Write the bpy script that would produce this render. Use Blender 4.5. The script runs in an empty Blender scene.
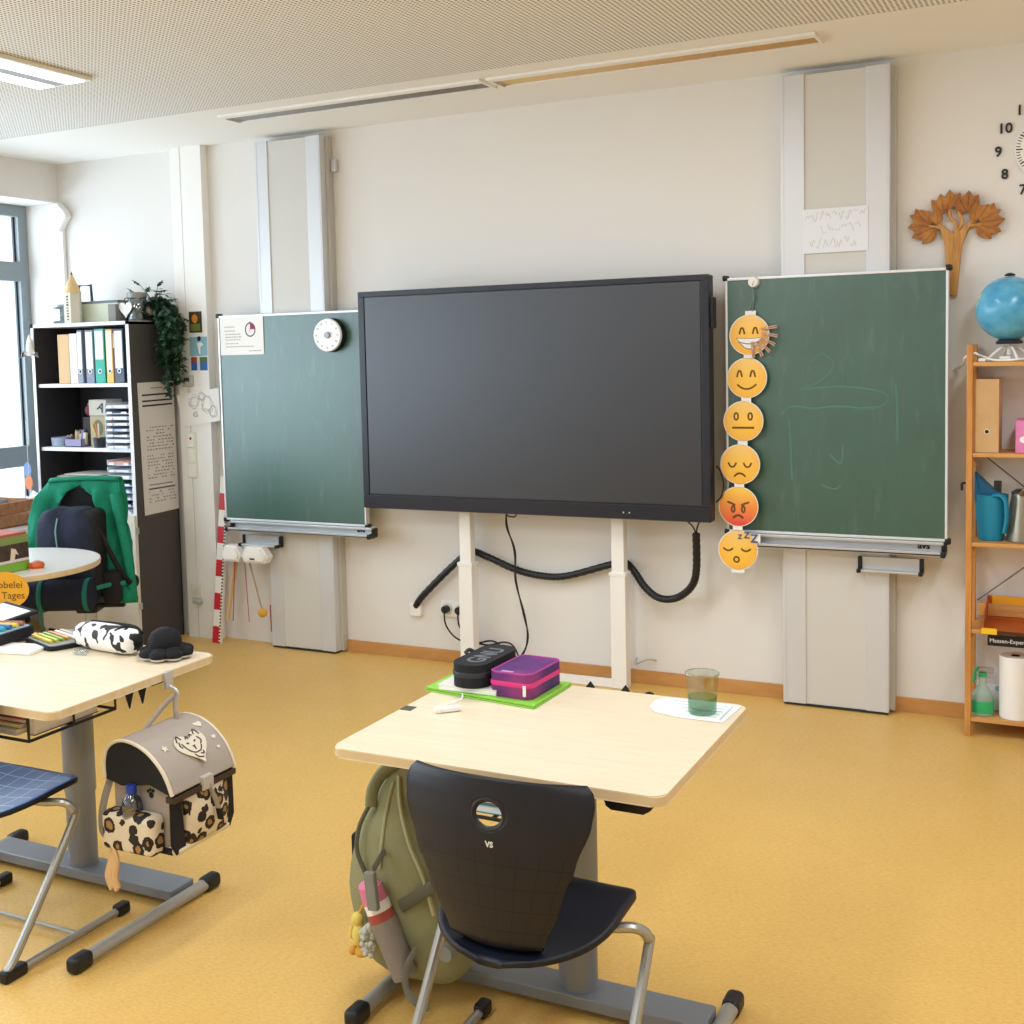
import bpy, bmesh, math, random
from mathutils import Vector, Matrix
R = random.Random(7)
PI = math.pi
SC = bpy.context.scene
COL = SC.collection

# ------------------------------------------------------------------ materials
def lin(h):
    h = h.lstrip('#')
    o = []
    for i in (0, 2, 4):
        c = int(h[i:i+2], 16)/255
        o.append(c/12.92 if c <= .04045 else ((c+.055)/1.055)**2.4)
    return (*o, 1)

class NT:
    """small helper around a node tree"""
    def __init__(s, m):
        m.use_nodes = True
        s.t = m.node_tree
        s.b = s.t.nodes.get('Principled BSDF')
    def n(s, typ, **kw):
        k = s.t.nodes.new(typ)
        for a, v in kw.items():
            if a.startswith('i_'):
                key = a[2:]
                k.inputs[int(key) if key.isdigit() else key.replace('_', ' ')].default_value = v
            else:
                setattr(k, a, v)
        return k
    def l(s, a, b): s.t.links.new(a, b)
    def math(s, op, a, b=None, c=None):
        k = s.n('ShaderNodeMath', operation=op)
        for i, v in enumerate((a, b, c)):
            if v is None: continue
            if isinstance(v, (int, float)): k.inputs[i].default_value = v
            else: s.l(v, k.inputs[i])
        return k.outputs[0]
    def mix(s, f, a, b):
        k = s.n('ShaderNodeMix', data_type='RGBA')
        for i, v in ((0, f), (6, a), (7, b)):
            if isinstance(v, (int, float)): k.inputs[i].default_value = v
            elif isinstance(v, tuple): k.inputs[i].default_value = v
            else: s.l(v, k.inputs[i])
        return k.outputs[2]
    def coord(s, kind='Object'):
        return s.n('ShaderNodeTexCoord').outputs[kind]
    def noise(s, scale, detail=4, rough=.55, vec=None, stretch=None):
        v = vec or s.coord()
        if stretch:
            mp = s.n('ShaderNodeMapping'); mp.inputs['Scale'].default_value = stretch
            s.l(v, mp.inputs[0]); v = mp.outputs[0]
        k = s.n('ShaderNodeTexNoise', i_Scale=scale, i_Detail=detail, i_Roughness=rough)
        s.l(v, k.inputs['Vector'])
        return k.outputs['Fac']
    def ramp(s, f, stops, interp='LINEAR'):
        k = s.n('ShaderNodeValToRGB')
        k.color_ramp.interpolation = interp
        e = k.color_ramp.elements
        while len(e) < len(stops): e.new(.5)
        for el, (p, c) in zip(e, stops):
            el.position = p; el.color = c if isinstance(c, tuple) else lin(c)
        s.l(f, k.inputs[0])
        return k.outputs[0]
    def bump(s, h, strength=.2, dist=.01):
        k = s.n('ShaderNodeBump', i_Strength=strength, i_Distance=dist)
        s.l(h, k.inputs['Height']); s.l(k.outputs[0], s.b.inputs['Normal'])

MATS = {}
def M(name, col='#888888', rough=.5, metal=0, var=0, vscale=8, stretch=None, bump=0, bscale=60, coat=0, emit=0, spec=.5, trans=0, ior=1.45, alpha=1, sheen=0):
    if name in MATS: return MATS[name]
    m = bpy.data.materials.new(name); t = NT(m); b = t.b
    c = lin(col)
    b.inputs['Base Color'].default_value = c
    b.inputs['Roughness'].default_value = rough
    b.inputs['Metallic'].default_value = metal
    b.inputs['Specular IOR Level'].default_value = spec
    b.inputs['Coat Weight'].default_value = coat
    b.inputs['Transmission Weight'].default_value = trans
    b.inputs['IOR'].default_value = ior
    b.inputs['Alpha'].default_value = alpha
    if sheen: b.inputs['Sheen Weight'].default_value = sheen
    if emit:
        b.inputs['Emission Color'].default_value = c
        b.inputs['Emission Strength'].default_value = emit
    if var:
        f = t.noise(vscale, stretch=stretch)
        d = tuple(max(0, x*(1-var)) for x in c[:3])+(1,)
        u = tuple(min(1, x*(1+var)) for x in c[:3])+(1,)
        t.l(t.ramp(f, [(.3, d), (.7, u)]), b.inputs['Base Color'])
    if bump:
        t.bump(t.noise(bscale, detail=3), bump, .005)
    MATS[name] = m
    return m

def custom(name, fn):
    m = bpy.data.materials.new(name); t = NT(m); fn(t); MATS[name] = m
    return m

def _floor(t):
    v = t.coord()
    a = t.noise(2.2, 6, .65, v); b = t.noise(26, 5, .7, v, (1, 1.6, 1)); c = t.noise(120, 3, .6, v)
    e = t.noise(60, 4, .7, v, (1, 2.6, 1))
    base = t.ramp(a, [(.3, '#D6AB5C'), (.7, '#E2B968')])
    flk = t.ramp(e, [(.34, '#C8964A'), (.5, '#DCB163'), (.68, '#EAC67C')])
    x = t.mix(.5, base, flk)
    x = t.mix(t.math('MULTIPLY', t.ramp(b, [(.6, (0, 0, 0, 1)), (.75, (1, 1, 1, 1))]), .25), x, lin('#C08F48'))
    x = t.mix(t.math('MULTIPLY', t.math('GREATER_THAN', c, .68), .35), x, lin('#9C7432'))
    t.l(x, t.b.inputs['Base Color'])
    t.l(t.ramp(b, [(.3, (.34,)*3+(1,)), (.7, (.46,)*3+(1,))]), t.b.inputs['Roughness'])
    t.b.inputs['Specular IOR Level'].default_value = .4
custom('linoleum', _floor)

def _ceil(t):
    v = t.coord(); sp = t.n('ShaderNodeSeparateXYZ'); t.l(v, sp.inputs[0])
    P = .0195
    def cell(o):
        return t.math('SUBTRACT', t.math('FRACT', t.math('DIVIDE', o, P)), .5)
    x, y = cell(sp.outputs[0]), cell(sp.outputs[1])
    d = t.math('SQRT', t.math('ADD', t.math('MULTIPLY', x, x), t.math('MULTIPLY', y, y)))
    hole = t.math('LESS_THAN', d, .29)
    area = t.math('LESS_THAN', sp.outputs[1], -.82)
    seam = t.math('LESS_THAN', t.math('ABSOLUTE', t.math('ADD', sp.outputs[1], .82)), .004)
    f = t.math('MULTIPLY', hole, area)
    c = t.mix(f, lin('#EDEBE6'), lin('#736C62'))
    c = t.mix(t.math('MULTIPLY', seam, .2), c, lin('#8d877c'))
    t.l(c, t.b.inputs['Base Color']); t.b.inputs['Roughness'].default_value = .9
custom('ceiling_board', _ceil)

def _birch(t, a='#E0CEB0', b='#E8D9BF', st=(1, 9, 1)):
    f = t.noise(5, 6, .6, None, st)
    t.l(t.ramp(f, [(.3, a), (.7, b)]), t.b.inputs['Base Color'])
    t.b.inputs['Roughness'].default_value = .38
custom('birch_top', _birch)
custom('birch_edge', lambda t: _birch(t, '#CFB58A', '#DCC59E'))
def _pine(t, a='#B5722F', b='#D59A52', st=(14, 14, 1.2)):
    f = t.noise(3, 5, .6, None, st)
    t.l(t.ramp(f, [(.3, a), (.7, b)]), t.b.inputs['Base Color']); t.b.inputs['Roughness'].default_value = .5
custom('pine', _pine)
custom('pine_flat', lambda t: _pine(t, '#BE8242', '#D9A562', (1.2, 14, 14)))
custom('carved_wood', lambda t: _pine(t, '#8E4F1C', '#BE8035', (6, 6, 6)))
custom('trunk_wood', lambda t: _pine(t, '#A86A2A', '#D2A057', (20, 20, 2)))
custom('light_wood', lambda t: _pine(t, '#D6B078', '#E6C893', (10, 10, 1.5)))
custom('crate_wood', lambda t: _pine(t, '#8A5A36', '#B2805A', (2, 12, 12)))
custom('kraft', lambda t: _pine(t, '#C29A68', '#CFA977', (3, 3, 3)))
custom('baseboard_wood', lambda t: _pine(t, '#BC8548', '#CB9658', (2, 8, 8)))

def _chalk(t):
    v = t.coord()
    f = t.noise(3, 6, .7, v, (1, 1, .5)); g = t.noise(9, 6, .75, v, (1.8, 1, .35))
    c = t.ramp(f, [(.3, '#1A4A3D'), (.75, '#265A4A')])
    c = t.mix(t.math('MULTIPLY', t.ramp(g, [(.55, (0, 0, 0, 1)), (.8, (1, 1, 1, 1))]), .16), c, lin('#9DB8AC'))
    t.l(c, t.b.inputs['Base Color'])
    t.b.inputs['Roughness'].default_value = .38
    t.b.inputs['Specular IOR Level'].default_value = .6
    t.b.inputs['Coat Weight'].default_value = 1.0; t.b.inputs['Coat Roughness'].default_value = .38; t.b.inputs['Coat IOR'].default_value = 1.6
custom('chalkboard_green', _chalk)

def _leopard(t):
    v = t.coord(); w = t.n('ShaderNodeTexVoronoi', i_Scale=24.0); t.l(v, w.inputs['Vector'])
    n = t.noise(40, 3, .6, v)
    e = t.math('ADD', w.outputs['Distance'], t.math('MULTIPLY', t.math('SUBTRACT', n, .5), .5))
    c = t.ramp(e, [(0, '#A07A48'), (.27, '#1E1613'), (.40, '#1E1613'), (.53, '#DCCDB4')], 'CONSTANT')
    t.l(c, t.b.inputs['Base Color']); t.b.inputs['Roughness'].default_value = .7
custom('leopard_fabric', _leopard)
def _cow(t):
    f = t.noise(27, 1, .4)
    t.l(t.ramp(f, [(0, '#17171A'), (.475, '#F1EEEA')], 'CONSTANT'), t.b.inputs['Base Color'])
    t.b.inputs['Roughness'].default_value = .6
custom('cow_fabric', _cow)
def _globe(t):
    v = t.coord()
    f = t.noise(5.5, 6, .55, v); g = t.noise(14, 4, .5, v)
    land = t.ramp(g, [(.4, '#B9C27A'), (.6, '#DCCB8A')])
    sea = t.ramp(g, [(.3, '#3E93BE'), (.7, '#6AB8DA')])
    t.l(t.mix(t.math('GREATER_THAN', f, .60), sea, land), t.b.inputs['Base Color'])
    t.b.inputs['Roughness'].default_value = .22
custom('globe_map', _globe)
def _purple(t):
    f = t.noise(6, 3, .5)
    t.l(t.ramp(f, [(.32, '#241B57'), (.5, '#5B1F6B'), (.66, '#8E2A72')]), t.b.inputs['Base Color'])
    t.b.inputs['Roughness'].default_value = .6
custom('purple_fabric', _purple)
def _emoji(t, red=0):
    v = t.coord('Generated'); sp = t.n('ShaderNodeSeparateXYZ'); t.l(v, sp.inputs[0])
    if red: c = t.ramp(sp.outputs[2], [(.05, '#E0483C'), (.5, '#EE8D3E'), (.9, '#F8C64E')])
    else: c = t.ramp(sp.outputs[2], [(.0, '#F3B23B'), (.25, '#F6BE3F'), (.6, '#F7C452'), (1, '#F5C877')])
    x = t.math('ABSOLUTE', t.math('SUBTRACT', sp.outputs[0], .5))
    c = t.mix(t.math('MULTIPLY', t.math('MULTIPLY', x, x), 1.2), c, lin('#E88A3A'))
    t.l(c, t.b.inputs['Base Color']); t.b.inputs['Roughness'].default_value = .35
custom('emoji_yellow', _emoji); custom('emoji_red', lambda t: _emoji(t, 1))
def _gridmat(t, base, line, n, w, rough):
    u = t.coord('UV'); sp = t.n('ShaderNodeSeparateXYZ'); t.l(u, sp.inputs[0])
    def g(o, k): return t.math('LESS_THAN', t.math('ABSOLUTE', t.math('SUBTRACT', t.math('FRACT', t.math('MULTIPLY', o, k)), .5)), w)
    m = t.math('MAXIMUM', g(sp.outputs[0], n), g(sp.outputs[1], n))
    lim = t.math('MULTIPLY', t.math('LESS_THAN', t.math('ABSOLUTE', t.math('SUBTRACT', sp.outputs[0], .5)), .42), t.math('LESS_THAN', t.math('ABSOLUTE', t.math('SUBTRACT', sp.outputs[1], .5)), .44))
    m = t.math('MULTIPLY', m, lim)
    t.l(t.mix(m, lin(base), lin(line)), t.b.inputs['Base Color'])
    t.b.inputs['Roughness'].default_value = rough
custom('seat_sky_sheen', lambda t: _gridmat(t, '#2E5AA0', '#93B6E0', 7, .035, .33))  # navy seat with sky reflection and grid glare put into its colours
custom('seat_navy', lambda t: _gridmat(t, '#0E1424', '#131B30', 7, .03, .5))
def _back(t):
    v = t.coord('UV'); sp = t.n('ShaderNodeSeparateXYZ'); t.l(v, sp.inputs[0])
    def g(o, k): return t.math('LESS_THAN', t.math('ABSOLUTE', t.math('SUBTRACT', t.math('FRACT', t.math('MULTIPLY', o, k)), .5)), .03)
    m = t.math('MULTIPLY', t.math('MAXIMUM', g(sp.outputs[0], 8), g(sp.outputs[1], 8)), t.math('LESS_THAN', sp.outputs[1], .62))
    t.l(t.mix(m, lin('#1B1B22'), lin('#0C0C10')), t.b.inputs['Base Color'])
    t.b.inputs['Roughness'].default_value = .45; t.b.inputs['Specular IOR Level'].default_value = .35
custom('back_black', _back)
M('back_black_plain', '#17171D', .45, spec=.35)
def _glass(name, col, mixf=.12):
    m = bpy.data.materials.new(name); m.use_nodes = True
    t = m.node_tree; t.nodes.clear()
    o = t.nodes.new('ShaderNodeOutputMaterial'); tr = t.nodes.new('ShaderNodeBsdfTransparent'); gl = t.nodes.new('ShaderNodeBsdfGlossy')
    mx = t.nodes.new('ShaderNodeMixShader'); mx.inputs[0].default_value = mixf
    tr.inputs[0].default_value = lin(col); gl.inputs['Roughness'].default_value = .03
    t.links.new(tr.outputs[0], mx.inputs[1]); t.links.new(gl.outputs[0], mx.inputs[2]); t.links.new(mx.outputs[0], o.inputs[0])
    MATS[name] = m
_glass('window_glass', '#F4F8FA', .06)
_glass('clear_plastic', '#E6ECEE', .14)
_glass('jar_glass', '#C9D3D6', .16)
_glass('tumbler_glass', '#F6F8F2', .07)
_glass('bottle_plastic', '#AEB9C6', .18)

# common
M('wall_paint', '#E3E0DC', .9, bump=.05, bscale=220)
M('alu', '#C9CACC', .42, .55); M('alu_bright', '#E2E4E8', .38, .35); M('pylon_panel', '#D0CEC9', .6)
M('pylon_rail', '#D4D6DA', .45, .25); M('white', '#EFEDE9', .55); M('paper', '#F0EEEA', .8); M('black_plastic', '#17171A', .45)
M('screen', '#0B0E1C', .36, spec=.7, coat=.8)
MATS['screen'].node_tree.nodes['Principled BSDF'].inputs['Coat Roughness'].default_value = .38; M('bezel', '#1B1C24', .35)
M('tube_metal', '#A9A8A3', .33, .75); M('desk_metal', '#858A92', .42, .35); M('dark_metal', '#2A2B2F', .5)
M('grey_ink', '#B4B1AF', .9); M('dark_ink', '#4B4640', .9); M('brown_ink', '#6B4312', .7)
M('anthracite', '#4A4644', .65); M('carcass_dark', '#2C2B30', .7); M('white_edge', '#E8EAF0', .5); M('cream_door', '#E6DFD2', .6)
M('window_grey', '#8A9498', .5); M('navy_fabric', '#1E2438', .85, var=.35, vscale=9, bump=.3, bscale=80); M('teal_strap', '#1B7A70', .8)
M('black_fabric', '#16161A', .8, bump=.25, bscale=120)

def m_(x): return MATS[x] if isinstance(x, str) else x

# ------------------------------------------------------------------ mesh builder
class MB:
    def __init__(s): s.bm = bmesh.new(); s.mi = 0; s.bevels = []
    def _tag(s, faces):
        for f in faces: f.material_index = s.mi
    def box(s, x0, x1, y0, y1, z0, z1, bev=0, mat=None, seg=2):
        b = bmesh.new()
        r = bmesh.ops.create_cube(b, size=1)
        for v in b.verts:
            v.co = Vector(((x0+x1)/2+v.co.x*(x1-x0), (y0+y1)/2+v.co.y*(y1-y0), (z0+z1)/2+v.co.z*(z1-z0)))
        if bev:
            bmesh.ops.bevel(b, geom=b.edges[:], offset=bev, segments=seg, affect='EDGES', profile=.5)
        return s.merge(b, mat)
    def merge(s, b, mat=None):
        if mat is not None: b.transform(mat)
        vm = {v: s.bm.verts.new(v.co) for v in b.verts}
        for f in b.faces:
            try:
                nf = s.bm.faces.new([vm[v] for v in f.verts]); nf.material_index = s.mi + f.material_index
            except ValueError: pass
        b.free(); return s
    def cyl(s, p0, p1, r0, r1=None, seg=20, mat=None):
        r1 = r0 if r1 is None else r1
        p0, p1 = Vector(p0), Vector(p1); d = p1-p0
        b = bmesh.new()
        bmesh.ops.create_cone(b, cap_ends=True, segments=seg, radius1=r0, radius2=max(r1, 1e-5), depth=d.length)
        b.transform(Matrix.Translation((p0+p1)/2) @ d.to_track_quat('Z', 'Y').to_matrix().to_4x4())
        return s.merge(b, mat)
    def sphere(s, c, r, sc=(1, 1, 1), seg=20, rings=12, mat=None):
        b = bmesh.new(); bmesh.ops.create_uvsphere(b, u_segments=seg, v_segments=rings, radius=r)
        b.transform(Matrix.Translation(c) @ Matrix.Diagonal((*sc, 1)))
        return s.merge(b, mat)
    def lathe(s, prof, c=(0, 0, 0), seg=28, mat=None, ell=(1, 1)):
        b = bmesh.new(); rings = []
        for r, z in prof:
            if r < 1e-6: rings.append([b.verts.new((c[0], c[1], c[2]+z))])
            else: rings.append([b.verts.new((c[0]+r*ell[0]*math.cos(2*PI*i/seg), c[1]+r*ell[1]*math.sin(2*PI*i/seg), c[2]+z)) for i in range(seg)])
        for a, d in zip(rings, rings[1:]):
            for i in range(seg):
                j = (i+1) % seg
                q = [a[i % len(a)], a[j % len(a)], d[j % len(d)], d[i % len(d)]]
                q = list(dict.fromkeys(q))
                if len(q) > 2:
                    try: b.faces.new(q)
                    except ValueError: pass
        return s.merge(b, mat)
    def tube(s, pts, r, seg=8, smooth=6, ry=None, mat=None, closed=False):
        P = spline(pts, smooth, closed) if smooth else [Vector(p) for p in pts]
        b = bmesh.new(); rings = []; n = len(P); prev = None
        for i, p in enumerate(P):
            t = (P[(i+1) % n if closed else min(i+1, n-1)]-P[(i-1) % n if closed else max(i-1, 0)])
            if t.length < 1e-9: t = Vector((0, 0, 1))
            t.normalize()
            if prev is None:
                a = Vector((0, 0, 1)) if abs(t.z) < .9 else Vector((1, 0, 0))
                nx = (a-t*a.dot(t)).normalized()
            else:
                nx = (prev-t*prev.dot(t))
                nx = nx.normalized() if nx.length > 1e-6 else prev
            prev = nx; ny = t.cross(nx)
            rr = r(i/(n-1)) if callable(r) else r
            r2 = rr if ry is None else ry
            rings.append([b.verts.new(p+nx*rr*math.cos(2*PI*k/seg)+ny*r2*math.sin(2*PI*k/seg)) for k in range(seg)])
        for i in range(n if closed else n-1):
            a, d = rings[i], rings[(i+1) % n]
            for k in range(seg): b.faces.new((a[k], a[(k+1) % seg], d[(k+1) % seg], d[k]))
        if not closed:
            b.faces.new(rings[0][::-1]); b.faces.new(rings[-1])
        return s.merge(b, mat)
    def prism(s, pts, h, mat=None, bev=0, sidemat=0, mid=None):
        """pts: 2-D outline (x, y); extruded along +z by h"""
        b = bmesh.new()
        lo = [b.verts.new((x, y, 0)) for x, y in pts]; hi = [b.verts.new((x, y, h)) for x, y in pts]
        n = len(pts)
        f1 = b.faces.new(lo[::-1]); f2 = b.faces.new(hi)
        for i in range(n):
            f = b.faces.new((lo[i], lo[(i+1) % n], hi[(i+1) % n], hi[i])); f.material_index = sidemat
        if bev:
            ed = [e for e in b.edges if abs(e.verts[0].co.z-e.verts[1].co.z) < 1e-9]
            bmesh.ops.bevel(b, geom=ed, offset=bev, segments=2, affect='EDGES')
        bmesh.ops.triangulate(b, faces=[f for f in b.faces if len(f.verts) > 8])
        return s.merge(b, mat)
    def grid(s, fn, nu, nv, closed_u=False, cap=False, uv=False):
        V = [[s.bm.verts.new(fn(i/(nu if closed_u else nu-1), j/(nv-1))) for i in range(nu)] for j in range(nv)]
        lay = s.bm.loops.layers.uv.verify() if uv else None
        for j in range(nv-1):
            for i in range(nu if closed_u else nu-1):
                k = (i+1) % nu
                f = s.bm.faces.new((V[j][i], V[j][k], V[j+1][k], V[j+1][i])); f.material_index = s.mi
                if uv:
                    for lp, (a, c) in zip(f.loops, ((i, j), (i+1, j), (i+1, j+1), (i, j+1))):
                        lp[lay].uv = (a/(nu-1), c/(nv-1))
        if cap:
            for row, rev in ((V[0], True), (V[-1], False)):
                f = s.bm.faces.new(row[::-1] if rev else row); f.material_index = s.mi
        return V
    def xf(s, mat): s.bm.transform(mat); return s

def spline(pts, k=6, closed=False):
    P = [Vector(p) for p in pts]
    if len(P) < 3 and not closed: return P
    out = []; n = len(P)
    for i in range(n if closed else n-1):
        if closed: a, b, c, d = P[i-1], P[i], P[(i+1) % n], P[(i+2) % n]
        else: a, b, c, d = P[max(i-1, 0)], P[i], P[i+1], P[min(i+2, n-1)]
        for j in range(k):
            t = j/k
            out.append(.5*((2*b)+(c-a)*t+(2*a-5*b+4*c-d)*t*t+(3*b-a-3*c+d)*t**3))
    if not closed: out.append(P[-1])
    return out

def rrect(x0, x1, y0, y1, r, k=5):
    o = []
    for cx, cy, a in ((x1-r, y1-r, 0), (x0+r, y1-r, 90), (x0+r, y0+r, 180), (x1-r, y0+r, 270)):
        for i in range(k+1):
            t = math.radians(a+90*i/k); o.append((cx+r*math.cos(t), cy+r*math.sin(t)))
    return o
def ellipse(cx, cy, a, b, n=32): return [(cx+a*math.cos(2*PI*i/n), cy+b*math.sin(2*PI*i/n)) for i in range(n)]
# outline drawn in x/z, extruded towards the viewer (-y) starting at plane y
def XZ(y): return Matrix(((1, 0, 0, 0), (0, 0, -1, y), (0, 1, 0, 0), (0, 0, 0, 1)))

# ------------------------------------------------------------------ objects
WORLD = {}
def root(o):
    while o.parent: o = o.parent
    return o
def place(o, parent, world=Matrix()):
    o.parent = parent
    o.matrix_basis = (root(parent).matrix_basis.inverted() @ world) if parent else world
def tag(o, label=None, cat=None, group=None, kind=None):
    for k, v in (('label', label), ('category', cat), ('group', group), ('kind', kind)):
        if v: o[k] = v
    return o
def thing(name, label, cat, loc=(0, 0, 0), rz=0, group=None):
    o = bpy.data.objects.new(name, None); COL.objects.link(o); o.empty_display_size = .05
    o.matrix_basis = Matrix.Translation(loc) @ Matrix.Rotation(rz, 4, 'Z')
    return tag(o, label, cat, group)
def build(mb, name, mats, parent=None, smooth=True, sharp=35, label=None, cat=None, group=None, kind=None, solid=0, sub=0, local=False, off=0):
    if not isinstance(mats, (list, tuple)): mats = [mats]
    bm = mb.bm
    if not solid: bmesh.ops.recalc_face_normals(bm, faces=bm.faces[:])
    me = bpy.data.meshes.new(name)
    world = Matrix()
    if parent is None and bm.verts:
        xs = [v.co.x for v in bm.verts]; ys = [v.co.y for v in bm.verts]; zs = [v.co.z for v in bm.verts]
        world = Matrix.Translation(((min(xs)+max(xs))/2, (min(ys)+max(ys))/2, min(zs)))
        bm.transform(world.inverted())
    elif parent is not None and not local:
        bm.transform(root(parent).matrix_basis.inverted())
    bm.to_mesh(me); bm.free()
    for m in mats: me.materials.append(m_(m))
    if smooth:
        me.shade_smooth(); me.set_sharp_from_angle(angle=math.radians(sharp))
    o = bpy.data.objects.new(name, me); COL.objects.link(o)
    o.parent = parent; o.matrix_basis = world
    if smooth and not solid and not sub:
        k = o.modifiers.new('n', 'WEIGHTED_NORMAL'); k.keep_sharp = True; k.weight = 80
    if solid:
        k = o.modifiers.new('s', 'SOLIDIFY'); k.thickness = solid; k.offset = off
    if sub:
        k = o.modifiers.new('d', 'SUBSURF'); k.levels = sub; k.render_levels = sub
    return tag(o, label, cat, group, kind)
def text(body, size, world, mat, parent, name='lettering', ext=.0006, bold=0, align='CENTER'):
    c = bpy.data.curves.new(name, 'FONT'); c.body = body; c.size = size; c.extrude = ext; c.offset = bold
    c.align_x = align; c.align_y = 'CENTER'; c.resolution_u = 3
    tmp = bpy.data.objects.new(name, c); COL.objects.link(tmp)
    me = bpy.data.meshes.new_from_object(tmp.evaluated_get(bpy.context.evaluated_depsgraph_get()))
    bpy.data.objects.remove(tmp); bpy.data.curves.remove(c)
    me.materials.clear(); me.materials.append(m_(mat)); me.name = name
    o = bpy.data.objects.new(name, me); COL.objects.link(o); place(o, parent, world)
    return o
def face_front(x, y, z, rz=0): return Matrix.Translation((x, y, z)) @ Matrix.Rotation(rz, 4, 'Z') @ Matrix.Rotation(PI/2, 4, 'X')
def copy_tree(src, loc=None, rz=None, parent=None, label=None, mats=None):
    o = src.copy(); COL.objects.link(o); o.parent = parent
    if loc is not None: o.matrix_basis = Matrix.Translation(loc) @ Matrix.Rotation(rz or 0, 4, 'Z')
    if label: o['label'] = label
    for ch in list(src.children): copy_tree(ch, parent=o)
    return o
def B(*a, **k): return MB().box(*a, **k)

# ================================================================== SETTING
H = 2.965
build(B(-6.5, 2.7, -8, .02, -.1, 0), 'floor', 'linoleum', kind='structure')
c = B(-6.5, 2.7, -8, .1, H, H+.1)
o = build(c, 'ceiling', 'ceiling_board', kind='structure')
o.data.transform(o.matrix_basis); o.matrix_basis = Matrix()
build(B(-6.5, 2.7, 0, .12, 0, H), 'wall_back', 'wall_paint', kind='structure')
build(B(2.6, 2.72, -8, 0, 0, H), 'wall_right', 'wall_paint', kind='structure')
build(B(-6.5, 2.7, -8.1, -8, 0, H), 'wall_rear', 'wall_paint', kind='structure')
w = MB().box(-6.42, -5.905, -8, 0, 2.724, H); w.box(-6.42, -6.2, -8, 0, 0, .70)
build(w, 'wall_left', 'wall_paint', kind='structure')
build(B(-6.25, -5.5, -8, -.02, .70, .745, .004), 'trim_1', 'white_edge', kind='structure')
build(B(-3.79, 2.6, -.014, 0, 0, .068, .003), 'baseboard_back', 'baseboard_wood', kind='structure')
cs = MB().box(-4.92, -4.845, -.06, 0, 0, H).box(-4.838, -4.685, -.06, 0, 0, H)
cs.box(-4.846, -4.836, -.052, 0, 0, H)
build(cs, 'trim_2', 'white', kind='structure')

# windows along the left side, running on towards the viewer
y0 = 0.0
for n in range(5):
    ya, yb = y0-1.55, y0
    win = thing('window_%d' % (n+1), None, None, (-6.2, (ya+yb)/2, .745)); win['kind'] = 'structure'
    fr = MB()
    x0, x1 = -6.26, -6.19
    for a, b in ((yb-.075, yb), (ya, ya+.075)): fr.box(x0, x1, a, b, .745, 2.724, .004)
    for a, b in ((2.65, 2.724), (2.235, 2.36), (1.03, 1.165), (.745, .82)): fr.box(x0, x1, ya+.07, yb-.07, a, b, .004)
    ym = (ya+yb)/2
    fr.box(x0, x1, ym-.05, ym+.05, .745, 2.724, .004)
    build(fr, 'frame', 'window_grey', win)
    sl = MB()
    for a, b in ((2.36, 2.65), (1.165, 2.235), (.82, 1.03)):
        for p, q in ((ya+.075, ym-.05), (ym+.05, yb-.075)):
            sl.box(-6.235, -6.222, p, p+.014, a, b).box(-6.235, -6.222, q-.014, q, a, b)
    build(sl, 'seal', 'dark_metal', win)
    gl = MB()
    for a, b in ((2.36, 2.65), (1.165, 2.235), (.82, 1.03)):
        for p, q in ((ya+.075, ym-.05), (ym+.05, yb-.075)):
            gl.box(-6.231, -6.226, p+.003, q-.003, a+.002, b-.002)
    build(gl, 'glass', 'window_glass', win)
    y0 = ya
# ceiling troughs above the boards
M('trough_floor_sheen', '#D0A865', .5); M('trough_grey', '#8B8780', .45, .6)  # golden tan is the floor's warm reflection put into the reflector colour
for i, (xa, xb, mt, lb) in enumerate(((-4.05, -2.52, 'trough_grey', 'recessed linear ceiling light, dim grey one nearer the window'), (-2.49, -1.0, 'trough_floor_sheen', 'recessed linear ceiling light with golden reflection painted into its reflector, nearer the wooden shelf'))):
    t = thing('recessed_ceiling_light', lb, 'ceiling light', ((xa+xb)/2, -.57, H-.03))
    f = MB().box(xa, xb, -.685, -.635, H-.014, H, .003).box(xa, xb, -.505, -.495, H-.012, H).box(xa, xa+.012, -.64, -.5, H-.014, H).box(xb-.012, xb, -.64, -.5, H-.014, H)
    build(f, 'frame', 'white', t)
    build(MB().grid and (lambda b: (b.grid(lambda u, v: (xa+.012+(xb-xa-.024)*u, -.635+.13*v, H-.003-.002*math.sin(PI*v)), 2, 8), b)[1])(MB()), 'reflector', mt, t, solid=.002)
t = thing('ceiling_lamp', 'lit flat ceiling lamp with two bright bars, near the window', 'ceiling light', (-4.11, -2.3, H-.03))
build(MB().box(-4.27, -3.95, -3.2, -1.66, H-.02, H, .004), 'frame', 'white', t)
M('lamp_glow', '#FFFFFF', .5, emit=3)
for a, b in ((-4.25, -4.15), (-4.07, -3.97)):
    build(B(a, b, -3.18, -1.69, H-.026, H-.018, .003), 'light_bar', 'lamp_glow', t)
build(B(-4.148, -4.072, -3.18, -1.69, H-.024, H-.019, .003), 'divider', M('lamp_grey', '#A9ADB6', .5), t)
for xx, yy, lb in ():
    pass

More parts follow.
